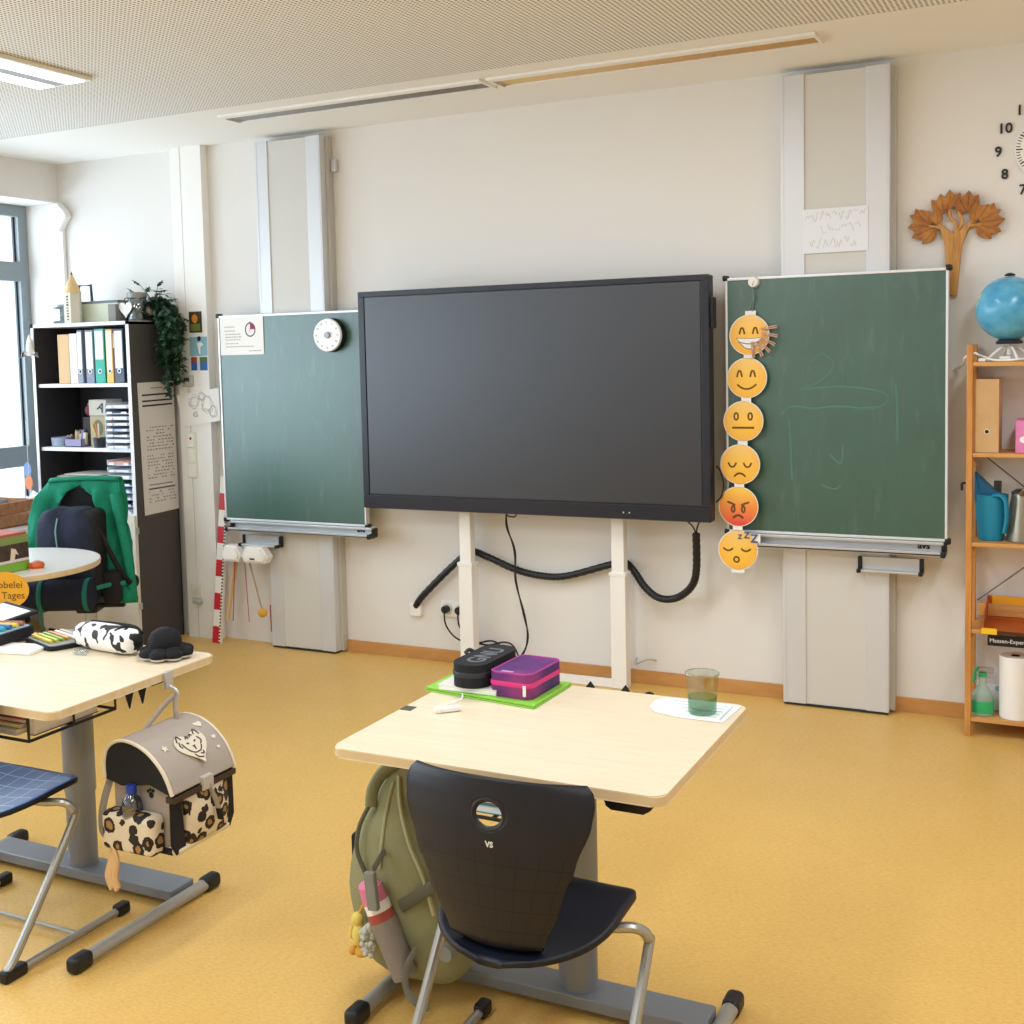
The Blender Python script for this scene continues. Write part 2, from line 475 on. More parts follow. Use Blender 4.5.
# ================================================================== PYLONS + BOARDS
def pylon(x0, xa, xb, x1, label, name='board_pylon'):
    t = thing(name, label, 'board column', ((x0+x1)/2, -.05, 0))
    build(B(x0+.006, x1+.02, -.05, 0, .012, 2.925, .002), 'back_profile', M('pylon_side', '#C2BFB8', .5, .2), t)
    for a, b in ((x0, xa), (xb, x1)):
        r = MB().box(a, b, -.10, -.045, .012, 2.93, .004)
        e = a+.012 if a == x0 else b-.012
        r.box(e-.003, e+.003, -.1015, -.098, .012, 2.93)
        build(r, 'side_rail', 'pylon_rail', t)
    build(B(xa, xb, -.093, -.045, .014, 2.925), 'centre_panel', 'pylon_panel', t)
    build(B(x0+.004, x1-.004, -.096, -.02, .003, .013), 'floor_plate', 'dark_metal', t)
    return t
pylon(-1.273, -1.165, -.894, -.793, 'tall aluminium board column behind the chalkboard with the smileys')
pylon(-4.26, -4.172, -3.908, -3.812, 'tall aluminium board column behind the chalkboard with the white timer')
build(B(-3.79, -3.755, -.03, 0, 2.73, 2.80, .005), 'wall_clip', 'alu', label='small grey clip on the wall beside the column nearer the window', cat='clip')

def board(x0, x1, z0, z1, label, tx0, tx1, tz0, tz1):
    t = thing('chalkboard', label, 'chalkboard', ((x0+x1)/2, -.12, z0))
    build(B(x0+.01, x1-.01, -.135, -.115, z0+.01, z1-.01), 'writing_surface', 'chalkboard_green', t)
    f = MB()
    f.box(x0, x1, -.141, -.104, z1-.012, z1, .002).box(x0, x1, -.141, -.104, z0, z0+.012, .002)
    f.box(x0, x0+.011, -.141, -.104, z0+.0125, z1-.0125, .002).box(x1-.011, x1, -.141, -.104, z0+.0125, z1-.0125, .002)
    build(f, 'frame', 'alu_bright', t)
    for cx in (x0, x1):
        for cz in (z0, z1):
            build(B(cx-.013, cx+.013, -.1435, -.102, cz-.013, cz+.013, .006), 'corner_cap', 'black_plastic', t)
    tr = MB().box(tx0, tx1, -.125, -.105, tz0, z0, .002).box(tx0, tx1, -.19, -.12, tz0, tz0+.012, .003).box(tx0, tx1, -.19, -.183, tz0, tz0+.02, .002)
    tr.box(tx0, tx1, -.155, -.12, z0-.016, z0-.002, .003)
    tro = build(tr, 'chalk_tray', 'alu', t)
    for e in (tx0, tx1):
        build(MB().box(e-.011, e+.011, -.142, -.103, tz0-.003, z0-.008, .005).box(e-.011, e+.011, -.194, -.13, tz0-.006, tz0+.022, .006), 'end_cap', 'black_plastic', tro)
    text('avs', .042, face_front(tx1-.085, -.1262, tz0+.036), 'black_plastic', tro, bold=.0015)
    return t
brd = board(-1.526, -.543, .822, 2.022, 'green chalkboard with a chain of yellow smiley faces along its edge', -1.409, -.557, .762, .82)
ct = MB()
for pts in ([(-1.13, 1.62), (-1.08, 1.66), (-1.03, 1.60), (-1.10, 1.53), (-1.18, 1.50), (-1.02, 1.51), (-.90, 1.50), (-.80, 1.47), (-.82, 1.42), (-.95, 1.40), (-.84, 1.42)], [(-1.27, 1.38), (-1.22, 1.42), (-1.12, 1.41), (-1.02, 1.42), (-.9, 1.41)], [(-1.23, 1.36), (-1.225, 1.22), (-1.22, 1.08)], [(-.76, 1.52), (-.755, 1.40), (-.752, 1.26)], [(-1.05, 1.2), (-1.0, 1.16), (-.99, 1.24)], [(-1.09, 1.06), (-1.03, 1.04), (-1.0, 1.06)]):
    ct.tube([(x, -.1352, z) for x, z in pts], .0045, 6, 6, ry=.0006)
build(ct, 'chalk_traces', M('chalk_trace', '#537A6D', .9), brd)
board(-4.54, -3.555, .752, 1.952, 'teal green chalkboard with white timer and notice, partly behind the big display', -4.495, -3.515, .696, .752)
def small_tray(x0, x1, z0, z1, label):
    t = thing('pen_ledge', label, 'tray', ((x0+x1)/2, -.13, z0))
    build(MB().box(x0, x1, -.12, -.0995, z0, z1, .002).box(x0, x1, -.165, -.11, z0, z0+.01, .003), 'ledge', 'alu', t)
    for e in (x0, x1):
        build(MB().box(e-.011, e+.008, -.128, -.102, z0-.002, z1, .004).box(e-.011, e+.008, -.172, -.104, z0-.005, z0+.014, .005), 'end_cap', 'black_plastic', t)
small_tray(-.915, -.65, .67, .735, 'short aluminium ledge with black ends under the chalkboard with smileys')
small_tray(-4.42, -4.158, .607, .667, 'short aluminium ledge with black ends under the chalkboard with timer')

# handwritten note on the column
t = thing('handwritten_note', 'large white paper with faint pencil writing on the tall column', 'note', (-1.03, -.1, 2.118))
build(B(-1.172, -.885, -.1035, -.099, 2.118, 2.318, .0005), 'sheet', M('note_white', '#E3E7EE', .7), t)
s = MB(); rr = random.Random(3)
for row, (a, b, hgt) in enumerate(((-1.16, -.9, .05), (-1.09, -.93, .045), (-1.14, -.95, .05))):
    x = a; zc = 2.285-.062*row
    while x < b:
        pts = [(x+.008*i, -.1042, zc+rr.uniform(-.5, .5)*hgt) for i in range(4)]
        s.tube(pts, .0009, 4, 3); x += .03
build(s, 'pencil_writing', M('pencil_faint', '#C9C6C3', .9), t)

# ================================================================== DISPLAY
t = thing('interactive_display', 'very large black flat screen on a white stand between the chalkboards', 'screen', (-2.53, -.22, .877))
build(B(-3.487, -1.569, -.262, -.185, .877, 2.04, .008), 'housing', 'bezel', t)
build(B(-3.445, -1.611, -.2655, -.25, .958, 2.008, .001), 'glass_panel', 'screen', t)
bz = MB().box(-3.487, -1.569, -.268, -.255, 2.012, 2.04, .003).box(-3.487, -1.569, -.268, -.255, .88, .95, .003).box(-3.487, -3.449, -.268, -.255, .9505, 2.0115, .003).box(-1.607, -1.569, -.268, -.255, .9505, 2.0115, .003)
build(bz, 'bezel', M('bezel_front', '#20212B', .3), t)
build(B(-2.01, -1.91, -.27, -.262, .905, .918, .002), 'front_ports', 'black_plastic', t)
build(MB().cyl((-2.0, -.2715, .912), (-2.0, -.268, .912), .004).cyl((-1.97, -.2715, .912), (-1.97, -.268, .912), .004), 'port_mark', 'alu', t)
build(B(-1.572, -1.55, -.25, -.20, 1.79, 1.935, .006), 'pen_holder', 'black_plastic', t)
build(B(-3.2, -1.85, -.19, -.14, 1.1, 1.8, .01), 'rear_case', 'black_plastic', t)
t = thing('display_stand', 'white two-legged steel stand carrying the big black screen', 'stand', (-2.52, -.12, 0))
for xa, xb in ((-2.984, -2.888), (-2.117, -2.040)):
    xm = (xa+xb)/2
    p = build(B(xm-.034, xm+.034, -.152, -.096, .55, 1.75, .006), 'post', 'white', t)
    build(B(xm-.041, xm+.041, -.158, -.09, .0, .58, .006), 'lower_sleeve', 'white', p)
    build(B(xm-.045, xm+.045, -.162, -.086, .572, .592, .003), 'collar', 'white', p)
build(B(-2.93, -2.08, -.15, -.10, .0, .035, .004), 'foot_bar', 'white', t)
build(B(-3.0, -2.05, -.16, -.14, 1.35, 1.5, .004), 'bracket', 'dark_metal', t)

# cables
t = thing('cable_conduit', 'thick black corrugated cable conduit looping from wall outlet to the screen', 'cable', (-2.5, -.05, .3))
pth = [(-3.322, -.02, .30), (-3.26, -.045, .37), (-3.06, -.05, .555), (-2.95, -.05, .63), (-2.86, -.05, .612), (-2.693, -.05, .553), (-2.55, -.05, .528), (-2.40, -.05, .535), (-2.16, -.05, .608), (-2.08, -.05, .625), (-2.03, -.05, .585), (-1.965, -.06, .505), (-1.885, -.08, .462), (-1.79, -.1, .475), (-1.705, -.13, .545), (-1.672, -.16, .64), (-1.66, -.2, .815)]
P = spline(pth, 12)
cm = MB(); N = len(P)
cm.tube(P, lambda u: .0175+(.0022 if int(u*(N-1)) % 2 else 0), 10, 0)
build(cm, 'hose', 'black_plastic', t)
for dx in (-.03, .012):
    build(MB().tube([(-1.66, -.2, .81), (-1.66+dx*.6, -.2, .85), (-1.66+dx*2, -.2, .885)], .004, 6), 'wire', 'black_plastic', t)
build(B(-3.36, -3.29, -.03, 0, .245, .315, .006), 'wall_outlet', 'white', label='white cable outlet box on wall at end of black conduit', cat='outlet')
t = thing('wall_socket', 'white double wall socket beside the stand leg near floor', 'socket', (-3.11, -.01, .26))
build(B(-3.17, -3.0, -.014, 0, .255, .345, .004), 'cover_plate', 'white', t)
for cx in (-3.127, -3.043): build(MB().cyl((cx, -.02, .3), (cx, -.013, .3), .032), 'outlet_well', M('socket_grey', '#D8D5CF', .5), t)
t = thing('power_cable', 'black plug and cord running from double wall socket towards the floor', 'cable', (-3.0, -.05, .1))
for cx, sx in ((-3.127, 0), (-3.043, .0)):
    build(MB().cyl((cx, -.05, .3), (cx, -.02, .3), .021), 'plug', 'black_plastic', t)
    build(MB().tube([(cx, -.05, .295), (cx+.01, -.055, .22), (cx+.07, -.05, .15), (cx+.17, -.04, .125), (cx+.27, -.04, .15), (cx+.33, -.04, .13), (cx+.37, -.04, .04)], .005, 6), 'cord', 'black_plastic', t)
t = thing('hanging_cable', 'thin black double cable hanging down from the screen to the floor', 'cable', (-2.68, -.1, 0))
for dx in (0, .014):
    build(MB().tube([(-2.665+dx*.5, -.2, .90), (-2.675-dx*.4, -.17, .80), (-2.672+dx*.5, -.1, .66), (-2.668-dx*.4, -.09, .5), (-2.635+dx*.5, -.08, .32), (-2.61-dx*.4, -.08, .2), (-2.65+dx*.5, -.09, .1), (-2.75, -.1, .012)], .0045, 6), 'cord', 'black_plastic', t)
build(MB().tube([(-2.66, -.22, .885), (-2.645, -.22, .862), (-2.605, -.22, .86), (-2.595, -.22, .885)], .004, 6), 'loose_loop', 'black_plastic', t)
build(MB().tube([(-2.035, -.01, .13), (-2.03, -.04, .105), (-2.0, -.045, .12), (-1.96, -.04, .135), (-1.93, -.012, .125)], .005, 6), 'cable_end', M('grey_cable', '#B9B6B0', .5), label='short grey cable end sticking out behind the stand leg', cat='cable')
build(MB().tube([(-1.56, -.2, .97), (-1.535, -.2, 1.0), (-1.525, -.2, 1.06), (-1.54, -.2, 1.12), (-1.56, -.2, 1.14)], .004, 6), 'cable_loop', 'black_plastic', label='small black cable loop at the lower side edge of the screen', cat='cable')

# ================================================================== SMILEY CHAIN
t = thing('smiley_chain', 'hanging chain of six round smiley faces from laughing to sleeping', 'smiley chain', (-1.43, -.16, .65))
EM = [(-1.409, 1.754), (-1.420, 1.554), (-1.436, 1.352), (-1.451, 1.149), (-1.458, .950), (-1.459, .745)]
def stroke(pts, r=.004, k=5): return MB().tube(pts, r, 6, k, ry=.0015)
Ye = -.1465
for i, (ex, ez) in enumerate(EM):
    rad = .0905
    rim = MB().prism(ellipse(ex, ez, rad+.004, rad+.004, 40), .0025, XZ(-.142))
    if i < 5: rim.box(ex-.022-.004, ex+.02, -.1445, -.1415, ez-.118, ez-.08)
    if i == 0: rim.box(ex-.02, ex+.03, -.1445, -.1415, ez+.085, ez+.112)
    if i == 5:
        rim.box(ex-.03, ex+.03, -.1445, -.1415, ez-.108, ez-.08); rim.box(ex+.05, ex+.105, -.1445, -.1415, ez+.035, ez+.08)
    fo = build(rim, 'face_backing', 'white', t)
    disc = build(MB().prism(ellipse(ex, ez, rad, rad, 40), .0022, XZ(-.1442)), 'smiley_face', 'emoji_red' if i == 4 else 'emoji_yellow', t)
    def part(mb, nm, mt='brown_ink'): build(mb, nm, mt, disc)
    def arc(cx, cz, w, h, n=7): return [(cx-w+2*w*j/(n-1), Ye, cz+h*(1-((j/(n-1))*2-1)**2)) for j in range(n)]
    sx = .031
    if i in (0, 1):
        for sg in (-1, 1):
            part(stroke([(ex-.003+sg*sx-.012, Ye, ez+.004), (ex-.003+sg*sx-.006, Ye, ez+.028), (ex-.003+sg*sx, Ye, ez+.033), (ex-.003+sg*sx+.006, Ye, ez+.028), (ex-.003+sg*sx+.012, Ye, ez+.004)], .0042), 'eye')
    if i == 0:
        mo = [(ex-.062+.124*j/12, ez-.012-.004*math.sin(PI*j/12)) for j in range(13)]+[(ex+.062-.124*j/12, ez-.012-.056*math.sin(PI*j/12)) for j in range(1, 12)]
        part(MB().prism(mo, .002, XZ(-.1462)), 'mouth', M('mouth_line', '#7A5A34', .6))
        mi = [(ex+(x-ex)*.93, ez-.034+(z-ez+.034)*.88) for x, z in mo]
        part(MB().prism(mi, .002, XZ(-.147)), 'teeth', 'paper')
        part(stroke([(ex-.05, -.1492, ez-.032), (ex, -.1492, ez-.042), (ex+.05, -.1492, ez-.032)], .0022), 'tooth_line', M('slate', '#5D7288', .6))
    if i == 1: part(stroke(arc(ex, ez-.03, .045, -.022), .0042), 'mouth')
    if i == 2:
        for sg in (-1, 1):
            e = MB(); e.tube([(ex+sg*.033+.009*math.cos(a), Ye, ez+.022+.016*math.sin(a)) for a in [2*PI*k/14 for k in range(14)]], .0042, 6, 2, ry=.0015, closed=True); part(e, 'eye')
        part(stroke([(ex-.052, Ye, ez-.031), (ex+.052, Ye, ez-.031)], .0048), 'mouth')
    if i == 3:
        for sg in (-1, 1): part(stroke([(ex+sg*.036-.019, Ye, ez+.008), (ex+sg*.036-.008, Ye, ez-.010), (ex+sg*.036+.008, Ye, ez-.010), (ex+sg*.036+.019, Ye, ez+.008)], .0042), 'eye')
        part(stroke(arc(ex, ez-.058, .027, .016), .0045), 'mouth')
    if i == 4:
        for sg in (-1, 1):
            e = MB(); e.tube([(ex+sg*.024+.007*math.cos(a), Ye, ez-.012+.014*math.sin(a)) for a in [2*PI*k/12 for k in range(12)]], .0045, 6, 2, ry=.0015, closed=True); part(e, 'eye')
            part(stroke([(ex+sg*.014, Ye, ez+.006), (ex+sg*.03, Ye, ez+.014), (ex+sg*.052, Ye, ez+.022)], .0048), 'eyebrow')
        part(stroke(arc(ex, ez-.055, .024, .014), .0055), 'mouth')
    if i == 5:
        for sg in (-1, 1): part(stroke(arc(ex-.004+sg*.042, ez+.008, .023, -.012), .0042), 'eye')
        e = MB(); e.tube([(ex-.006+.012*math.cos(a), Ye, ez-.045+.012*math.sin(a)) for a in [2*PI*k/12 for k in range(12)]], .0042, 6, 2, ry=.0015, closed=True); part(e, 'mouth')
        for j, (zx, zz, zs) in enumerate(((.01, .062, .03), (.042, .07, .04), (.078, .056, .055))):
            text('Z', zs, face_front(ex+zx, -.1488, ez+zz), M('zzz_blue', '#27507E', .5), disc, bold=.001)
build(MB().tube([(-1.394, -.145, 1.862), (-1.39, -.15, 1.93), (-1.389, -.165, 1.988)], .002, 5).tube([(-1.392, -.16, 1.96), (-1.385, -.162, 1.92), (-1.40, -.152, 1.895), (-1.412, -.147, 1.868)], .0022, 5), 'string', M('string_grey', '#6F8079', .8), t)
_pv = Matrix.Translation((0, -.142, 1.99))
t.matrix_basis = _pv @ Matrix.Rotation(-.043, 4, 'X') @ _pv.inverted() @ t.matrix_basis
build(MB().cyl((-1.389, -.138, 1.998), (-1.389, -.165, 1.998), .026, .022).cyl((-1.389, -.165, 1.998), (-1.389, -.18, 1.996), .006), 'magnet_hook', 'white', label='round white magnet hook at top corner of the chalkboard above smileys', cat='magnet')
M('peg_wood', '#C99F86', .6)
ords = ['uppermost', 'second', 'third', 'fourth', 'fifth', 'lowest']
for i in range(6):
    a = math.radians(6-13.5*i); cx, cz = EM[0]
    rp = .084; px, pz = cx+.006+rp*math.cos(a-.1*i+.15), cz+.022+rp*math.sin(a-.12*i)*1.0
    mt = Matrix.Translation((px, -.166, pz)) @ Matrix.Rotation(-(a-.08*i), 4, 'Y')
    g = thing('clothespin', '%s of the six wooden clothespins fanned out on the laughing smiley' % ords[i], 'clothespin', (px, -.166, pz), 0, 'clothespins on the smiley chain')
    for sg in (-1, 1):
        build(MB().box(-.03, .045, -.004, .004, .001 if sg > 0 else -.006, .006 if sg > 0 else -.001, .001).xf(mt @ Matrix.Rotation(sg*-.03, 4, 'Y')), 'jaw', 'peg_wood', g)
    build(MB().cyl((0, -.006, 0), (0, .006, 0), .004, seg=8).xf(mt), 'spring', 'alu', g)

# ================================================================== ITEMS ON TEAL BOARD
t = thing('round_timer', 'round white magnetic timer on the teal chalkboard near the screen', 'timer', (-3.742, -.15, 1.73))
TX, TZ = -3.742, 1.818
build(MB().cyl((TX, -.138, TZ), (TX, -.182, TZ), .094, .09, 40), 'case', 'black_plastic', t)
build(MB().cyl((TX, -.180, TZ), (TX, -.192, TZ), .092, .088, 40), 'dial', M('dial_white', '#F3F1F4', .35), t)
build(MB().cyl((TX+.006, -.190, TZ), (TX+.006, -.206, TZ), .019, .016, 24), 'knob', M('knob_grey', '#8F9296', .35, .4), t)
for k in range(12):
    a = PI/2-k*PI/6
    text(str(k*5), .014, face_front(TX+.07*math.cos(a), -.1925, TZ+.07*math.sin(a)), M('faint_ink', '#8C8088', .8), t, 'numeral', .0003)
t = thing('notice', 'white printed notice with small round clock symbol on the teal chalkboard', 'notice', (-4.37, -.14, 1.72))
build(B(-4.524, -4.213, -.1395, -.1365, 1.722, 1.942, .0005), 'sheet', 'paper', t)
pr = MB()
for zz, xa, xb in ((1.885, -4.49, -4.42), (1.862, -4.49, -4.415), (1.842, -4.485, -4.375), (1.826, -4.485, -4.37), (1.810, -4.485, -4.38), (1.788, -4.485, -4.395), (1.770, -4.485, -4.28), (1.744, -4.32, -4.23)):
    x = xa
    while x < xb:
        w_ = R.uniform(.008, .02); pr.box(x, min(x+w_, xb), -.1402, -.1394, zz-.003, zz+.003); x += w_+.004
build(pr, 'printed_lines', 'grey_ink', t)
rg = MB(); rg.tube([(-4.305+.034*math.cos(a), -.1402, 1.866+.038*math.sin(a)) for a in [2*PI*k/24 for k in range(24)]], .0035, 6, 2, ry=.001, closed=True)
rg.box(-4.309, -4.301, -.1408, -.1394, 1.903, 1.912)
build(rg, 'clock_symbol', M('ink_plum', '#5A4A5E', .8), t)
build(MB().prism([(-4.305, 1.868)]+[(-4.305+.031*math.cos(a), 1.868+.034*math.sin(a)) for a in [PI/2-PI/2*k/8 for k in range(9)]], .001, XZ(-.1396)), 'symbol_wedge', M('plum_red', '#A13A63', .8), t)
text('?', .035, face_front(-4.306, -.1408, 1.862), 'plum_red', t)

# ================================================================== CASING ITEMS
yc = -.0605
t = thing('photo_card', 'small dark orange photo card on the white pipe casing, above two blue cards', 'card', (-4.768, yc, 1.86))
build(B(-4.818, -4.722, yc-.0015, yc, 1.862, 1.988), 'card_print', M('card_dark', '#3A2F1E', .6), t)
build(MB().prism(ellipse(-4.775, 1.945, .022, .026), .0008, XZ(yc-.0016)), 'flame_motif', M('card_orange', '#D98A2B', .6), t)
build(B(-4.808, -4.735, yc-.0022, yc-.001, 1.872, 1.915), 'grass_motif', M('card_olive', '#6B7A35', .6), t)
t = thing('postcard', 'light blue postcard with black and white figure on the pipe casing', 'card', (-4.755, yc, 1.73))
build(B(-4.822, -4.69, yc-.0015, yc, 1.722, 1.836), 'card_print', M('card_blue', '#86B6C6', .6), t)
build(MB().sphere((-4.748, yc-.001, 1.825), .015, (1, .15, 1)), 'dark_head', 'black_plastic', t)
build(MB().prism([(-4.765, 1.80), (-4.735, 1.805), (-4.715, 1.79), (-4.74, 1.775), (-4.742, 1.735), (-4.75, 1.735), (-4.758, 1.775)], .0008, XZ(yc-.0016)), 'white_body', 'paper', t)
t = thing('picture_card', 'small card with two deep blue panels below the light blue postcard', 'card', (-4.755, yc, 1.636))
build(B(-4.815, -4.69, yc-.0015, yc, 1.634, 1.716), 'card_print', M('card_cream', '#D9D4CC', .6), t)
for a, b, mm in ((-4.815, -4.770, '#A8443A'), (-4.748, -4.692, '#4E6B3A')):
    build(MB().box(a, b, yc-.0022, yc-.001, 1.636, 1.684), 'blue_panel', M('card_deep', '#2C62A8', .6), t)
    build(MB().box(a, b, yc-.0022, yc-.001, 1.684, 1.716), 'top_band', M('band'+mm, mm, .6), t)
t = thing('room_thermostat', 'small grey room thermostat on the pipe casing above a drawing', 'thermostat', (-4.84, yc, 1.54))
build(B(-4.88, -4.80, yc-.022, yc, 1.54, 1.606, .005), 'housing', M('stat_grey', '#B9B7AC', .5), t)
build(B(-4.862, -4.818, yc-.0235, yc-.02, 1.57, 1.594, .001), 'display', M('lcd', '#3A3B36', .3), t)
t = thing('pencil_drawing', 'white paper with pencil drawing hanging beside the teal chalkboard', 'drawing', (-4.77, yc, 1.3))
dr = [(-4.935, 1.487), (-4.61, 1.53), (-4.605, 1.335), (-4.885, 1.293)]
build(MB().prism(dr, .001, XZ(yc-.006)), 'sheet', 'paper', t)
s = MB(); rr = random.Random(5)
for cx, cz, rad in ((-4.80, 1.445, .05), (-4.70, 1.43, .06), (-4.66, 1.39, .04), (-4.79, 1.37, .02), (-4.74, 1.48, .03)):
    for k in range(4):
        s.tube([(cx+rad*rr.uniform(.4, 1)*math.cos(a+k), yc-.0075, cz+rad*rr.uniform(.4, 1)*math.sin(a+k)) for a in [PI*2*j/7 for j in range(7)]], .0011, 4, 3)
build(s, 'pencil_lines', 'grey_ink', t)
t = thing('light_switch', 'white triple light switch strip with red lamp on the pipe casing', 'light switch', (-4.835, yc, .98))
build(B(-4.872, -4.80, yc-.008, yc, .982, 1.262, .003), 'frame', M('switch_white', '#E4DFD0', .5), t)
for k in range(3): build(B(-4.864, -4.808, yc-.013, yc-.005, .992+.09*k, 1.072+.09*k, .003), 'rocker', 'white', t)
build(MB().sphere((-4.836, yc-.012, 1.225), .009, (1, .6, 1)), 'indicator', M('red_lamp', '#B3261E', .4), t)
t = thing('mains_socket', 'white mains socket low on the pipe casing', 'socket', (-4.845, yc, .24))
build(B(-4.882, -4.80, yc-.01, yc, .245, .33, .003), 'cover_plate', 'switch_white', t)
build(MB().cyl((-4.84, yc-.012, .287), (-4.84, yc-.006, .287), .025), 'outlet_well', 'socket_grey', t)
build(B(-4.86, -4.80, yc-.03, yc, .215, .235, .003), 'lower_latch', 'grey_cable', t)

# measuring rod, 1 m, alternating red and white, leaning on the wall
t = thing('measuring_rod', 'red and white banded measuring rod leaning beside the teal chalkboard', 'measuring rod', (-4.665, -.1, 0))
rm = Matrix.Translation((-4.648, -.13, 0)) @ Matrix.Rotation(.036, 4, 'Y') @ Matrix.Rotation(-.095, 4, 'X')
for k in range(10):
    b = MB().box(-.027, .02, -.012, .012, .1*k, .1*k+.1).xf(rm)
    build(b, 'band', M('rod_red', '#C4202B', .4) if k % 2 == 0 else M('rod_white', '#EFEAE2', .4), t)
b = MB(); d = MB()
b.box(.02, .031, -.0125, .012, 0, 1.0).xf(rm)
for k in range(50): d.box(.020, .0312, -.0132, -.012, .02*k, .02*k+.01)
d.xf(rm)
so = build(b, 'scale_strip', 'rod_white', t); build(d, 'scale_ticks', 'black_plastic', so)

# wipers and sticks hanging below the teal board
def wiper(x0, x1, z0, z1, label):
    t = thing('board_wiper', label, 'board wiper', ((x0+x1)/2, -.15, z0))
    w_ = x1-x0; cx = (x0+x1)/2; cz = (z0+z1)/2; hh = (z1-z0)/2
    out = [(-.5*w_, -.3*hh), (-.38*w_, -hh), (.38*w_, -hh), (.5*w_, -.2*hh), (.30*w_, .9*hh), (.2*w_, hh), (-.25*w_, hh), (-.34*w_, .85*hh)]
    build(MB().prism([(cx+a, cz+b_) for a, b_ in out], .075, XZ(-.13), bev=.012), 'foam_head', 'white', t)
    build(MB().prism([(cx+a*.7, cz+b_*.7) for a, b_ in out], .004, XZ(-.203), bev=.001), 'front_pad', M('pad_white', '#F6F4F1', .7), t)
    return t
wiper(-4.535, -4.395, .515, .612, 'white foam board wiper hanging under the teal chalkboard, beside the measuring rod')
t = wiper(-4.39, -4.20, .515, .612, 'white foam board wiper hanging under the teal chalkboard, nearer the column')
build(B(-4.32, -4.285, -.209, -.204, .535, .545, .001), 'dark_tab', 'black_plastic', t)
def stick(name, label, p0, p1, r, mt, r2=None):
    t = thing(name, label, 'pointer stick', p1)
    build(MB().cyl(p0, p1, r, r2 or r*.8, 10), 'rod', mt, t)
    return t
stick('wooden_pointer', 'thick pale wooden pointer hanging beside the measuring rod', (-4.473, -.12, .56), (-4.585, -.10, .143), .012, 'light_wood', .011)
stick('pale_pointer', 'thin pale wooden pointer hanging between thick pointer and red stick', (-4.468, -.15, .55), (-4.555, -.14, .143), .006, 'light_wood')
stick('red_stick', 'thin red stick hanging right beside the pale wooden pointers', (-4.463, -.16, .55), (-4.503, -.15, .148), .0035, M('stick_red', '#A5453C', .5))
stick('thin_red_stick', 'thin red stick hanging alone in the middle beneath the wipers', (-4.403, -.15, .55), (-4.392, -.14, .150), .003, 'stick_red')
t = stick('drum_mallet', 'wooden mallet with yellow ball head hanging under the wipers', (-4.378, -.15, .55), (-4.288, -.15, .235), .006, M('mallet_stick', '#B59A78', .6))
t['category'] = 'mallet'
build(MB().sphere((-4.284, -.15, .215), .028), 'ball_head', M('mallet_yellow', '#D6A63C', .7), t)
stick('short_red_rod', 'short dark red rod standing against the column edge near the floor', (-4.272, -.09, .25), (-4.272, -.09, .09), .004, 'stick_red')

# ================================================================== WALL: TREE AND CLOCK
t = thing('carved_tree', 'carved wooden tree with leaf clusters hanging on the wall', 'wall decoration', (-.53, -.02, 1.9))
tr = [(-.562, 1.90), (-.520, 1.90), (-.513, 2.0), (-.508, 2.12), (-.490, 2.165), (-.462, 2.205), (-.478, 2.215), (-.512, 2.185), (-.532, 2.165), (-.552, 2.185), (-.580, 2.215), (-.598, 2.207), (-.575, 2.165), (-.565, 2.12), (-.566, 2.0)]
build(MB().prism(tr, .028, XZ(-.002), bev=.006), 'trunk', 'trunk_wood', t)
bb = MB()
for p in ([(-.585, -.022, 2.20), (-.60, -.022, 2.25), (-.57, -.022, 2.29), (-.575, -.022, 2.33)], [(-.47, -.022, 2.2), (-.455, -.022, 2.25), (-.475, -.022, 2.30), (-.48, -.022, 2.34)], [(-.53, -.022, 2.17), (-.525, -.022, 2.22), (-.55, -.022, 2.25), (-.545, -.022, 2.32)], [(-.53, -.022, 2.17), (-.50, -.022, 2.22), (-.515, -.022, 2.27)], [(-.59, -.022, 2.205), (-.64, -.022, 2.215), (-.70, -.022, 2.235)], [(-.465, -.022, 2.205), (-.42, -.022, 2.21), (-.35, -.022, 2.235)]):
    bb.tube(p, .008, 8)
build(bb, 'branches', 'trunk_wood', t)
def leaf(mb, x, z, L, ang, w=.36, y=-.012):
    pts = []
    for j in range(9): u = j/8; pts.append((u*L, w*L*.5*math.sin(PI*u**.8)))
    for j in range(7, 0, -1): u = j/8; pts.append((u*L, -w*L*.5*math.sin(PI*u**.8)))
    c, s_ = math.cos(ang), math.sin(ang)
    mb.prism([(x+a*c-b_*s_, z+a*s_+b_*c) for a, b_ in pts], .022, XZ(y), bev=.005)
    # raised midrib
    mb.tube([(x+.1*L*c, y-.023, z+.1*L*s_), (x+.85*L*c, y-.023, z+.85*L*s_)], .0028, 6, 0)
D = math.radians
CL = {'left': [(-.60, 2.215, .075, 95), (-.62, 2.225, .085, 130), (-.63, 2.225, .10, 155), (-.63, 2.215, .10, 180), (-.625, 2.205, .095, 205), (-.61, 2.20, .085, 230), (-.66, 2.235, .07, 120)],
      'top_left': [(-.575, 2.27, .085, 100), (-.575, 2.265, .085, 130), (-.565, 2.275, .085, 75), (-.585, 2.25, .06, 165), (-.545, 2.29, .08, 95), (-.54, 2.285, .075, 65)],
      'top_right': [(-.48, 2.27, .09, 85), (-.475, 2.265, .085, 60), (-.485, 2.265, .085, 115), (-.47, 2.25, .07, 35), (-.50, 2.25, .06, 110)],
      'right': [(-.455, 2.215, .07, 80), (-.44, 2.225, .085, 55), (-.43, 2.22, .10, 28), (-.425, 2.215, .10, 5), (-.43, 2.205, .095, -20), (-.44, 2.20, .085, -45), (-.40, 2.235, .07, 65)]}
for k, L in CL.items():
    lm = MB()
    for x, z, l_, a in L: leaf(lm, x, z, l_*.98, D(a), .62, -.006-R.uniform(0, .01))
    build(lm, 'leaf_cluster', 'carved_wood', t)
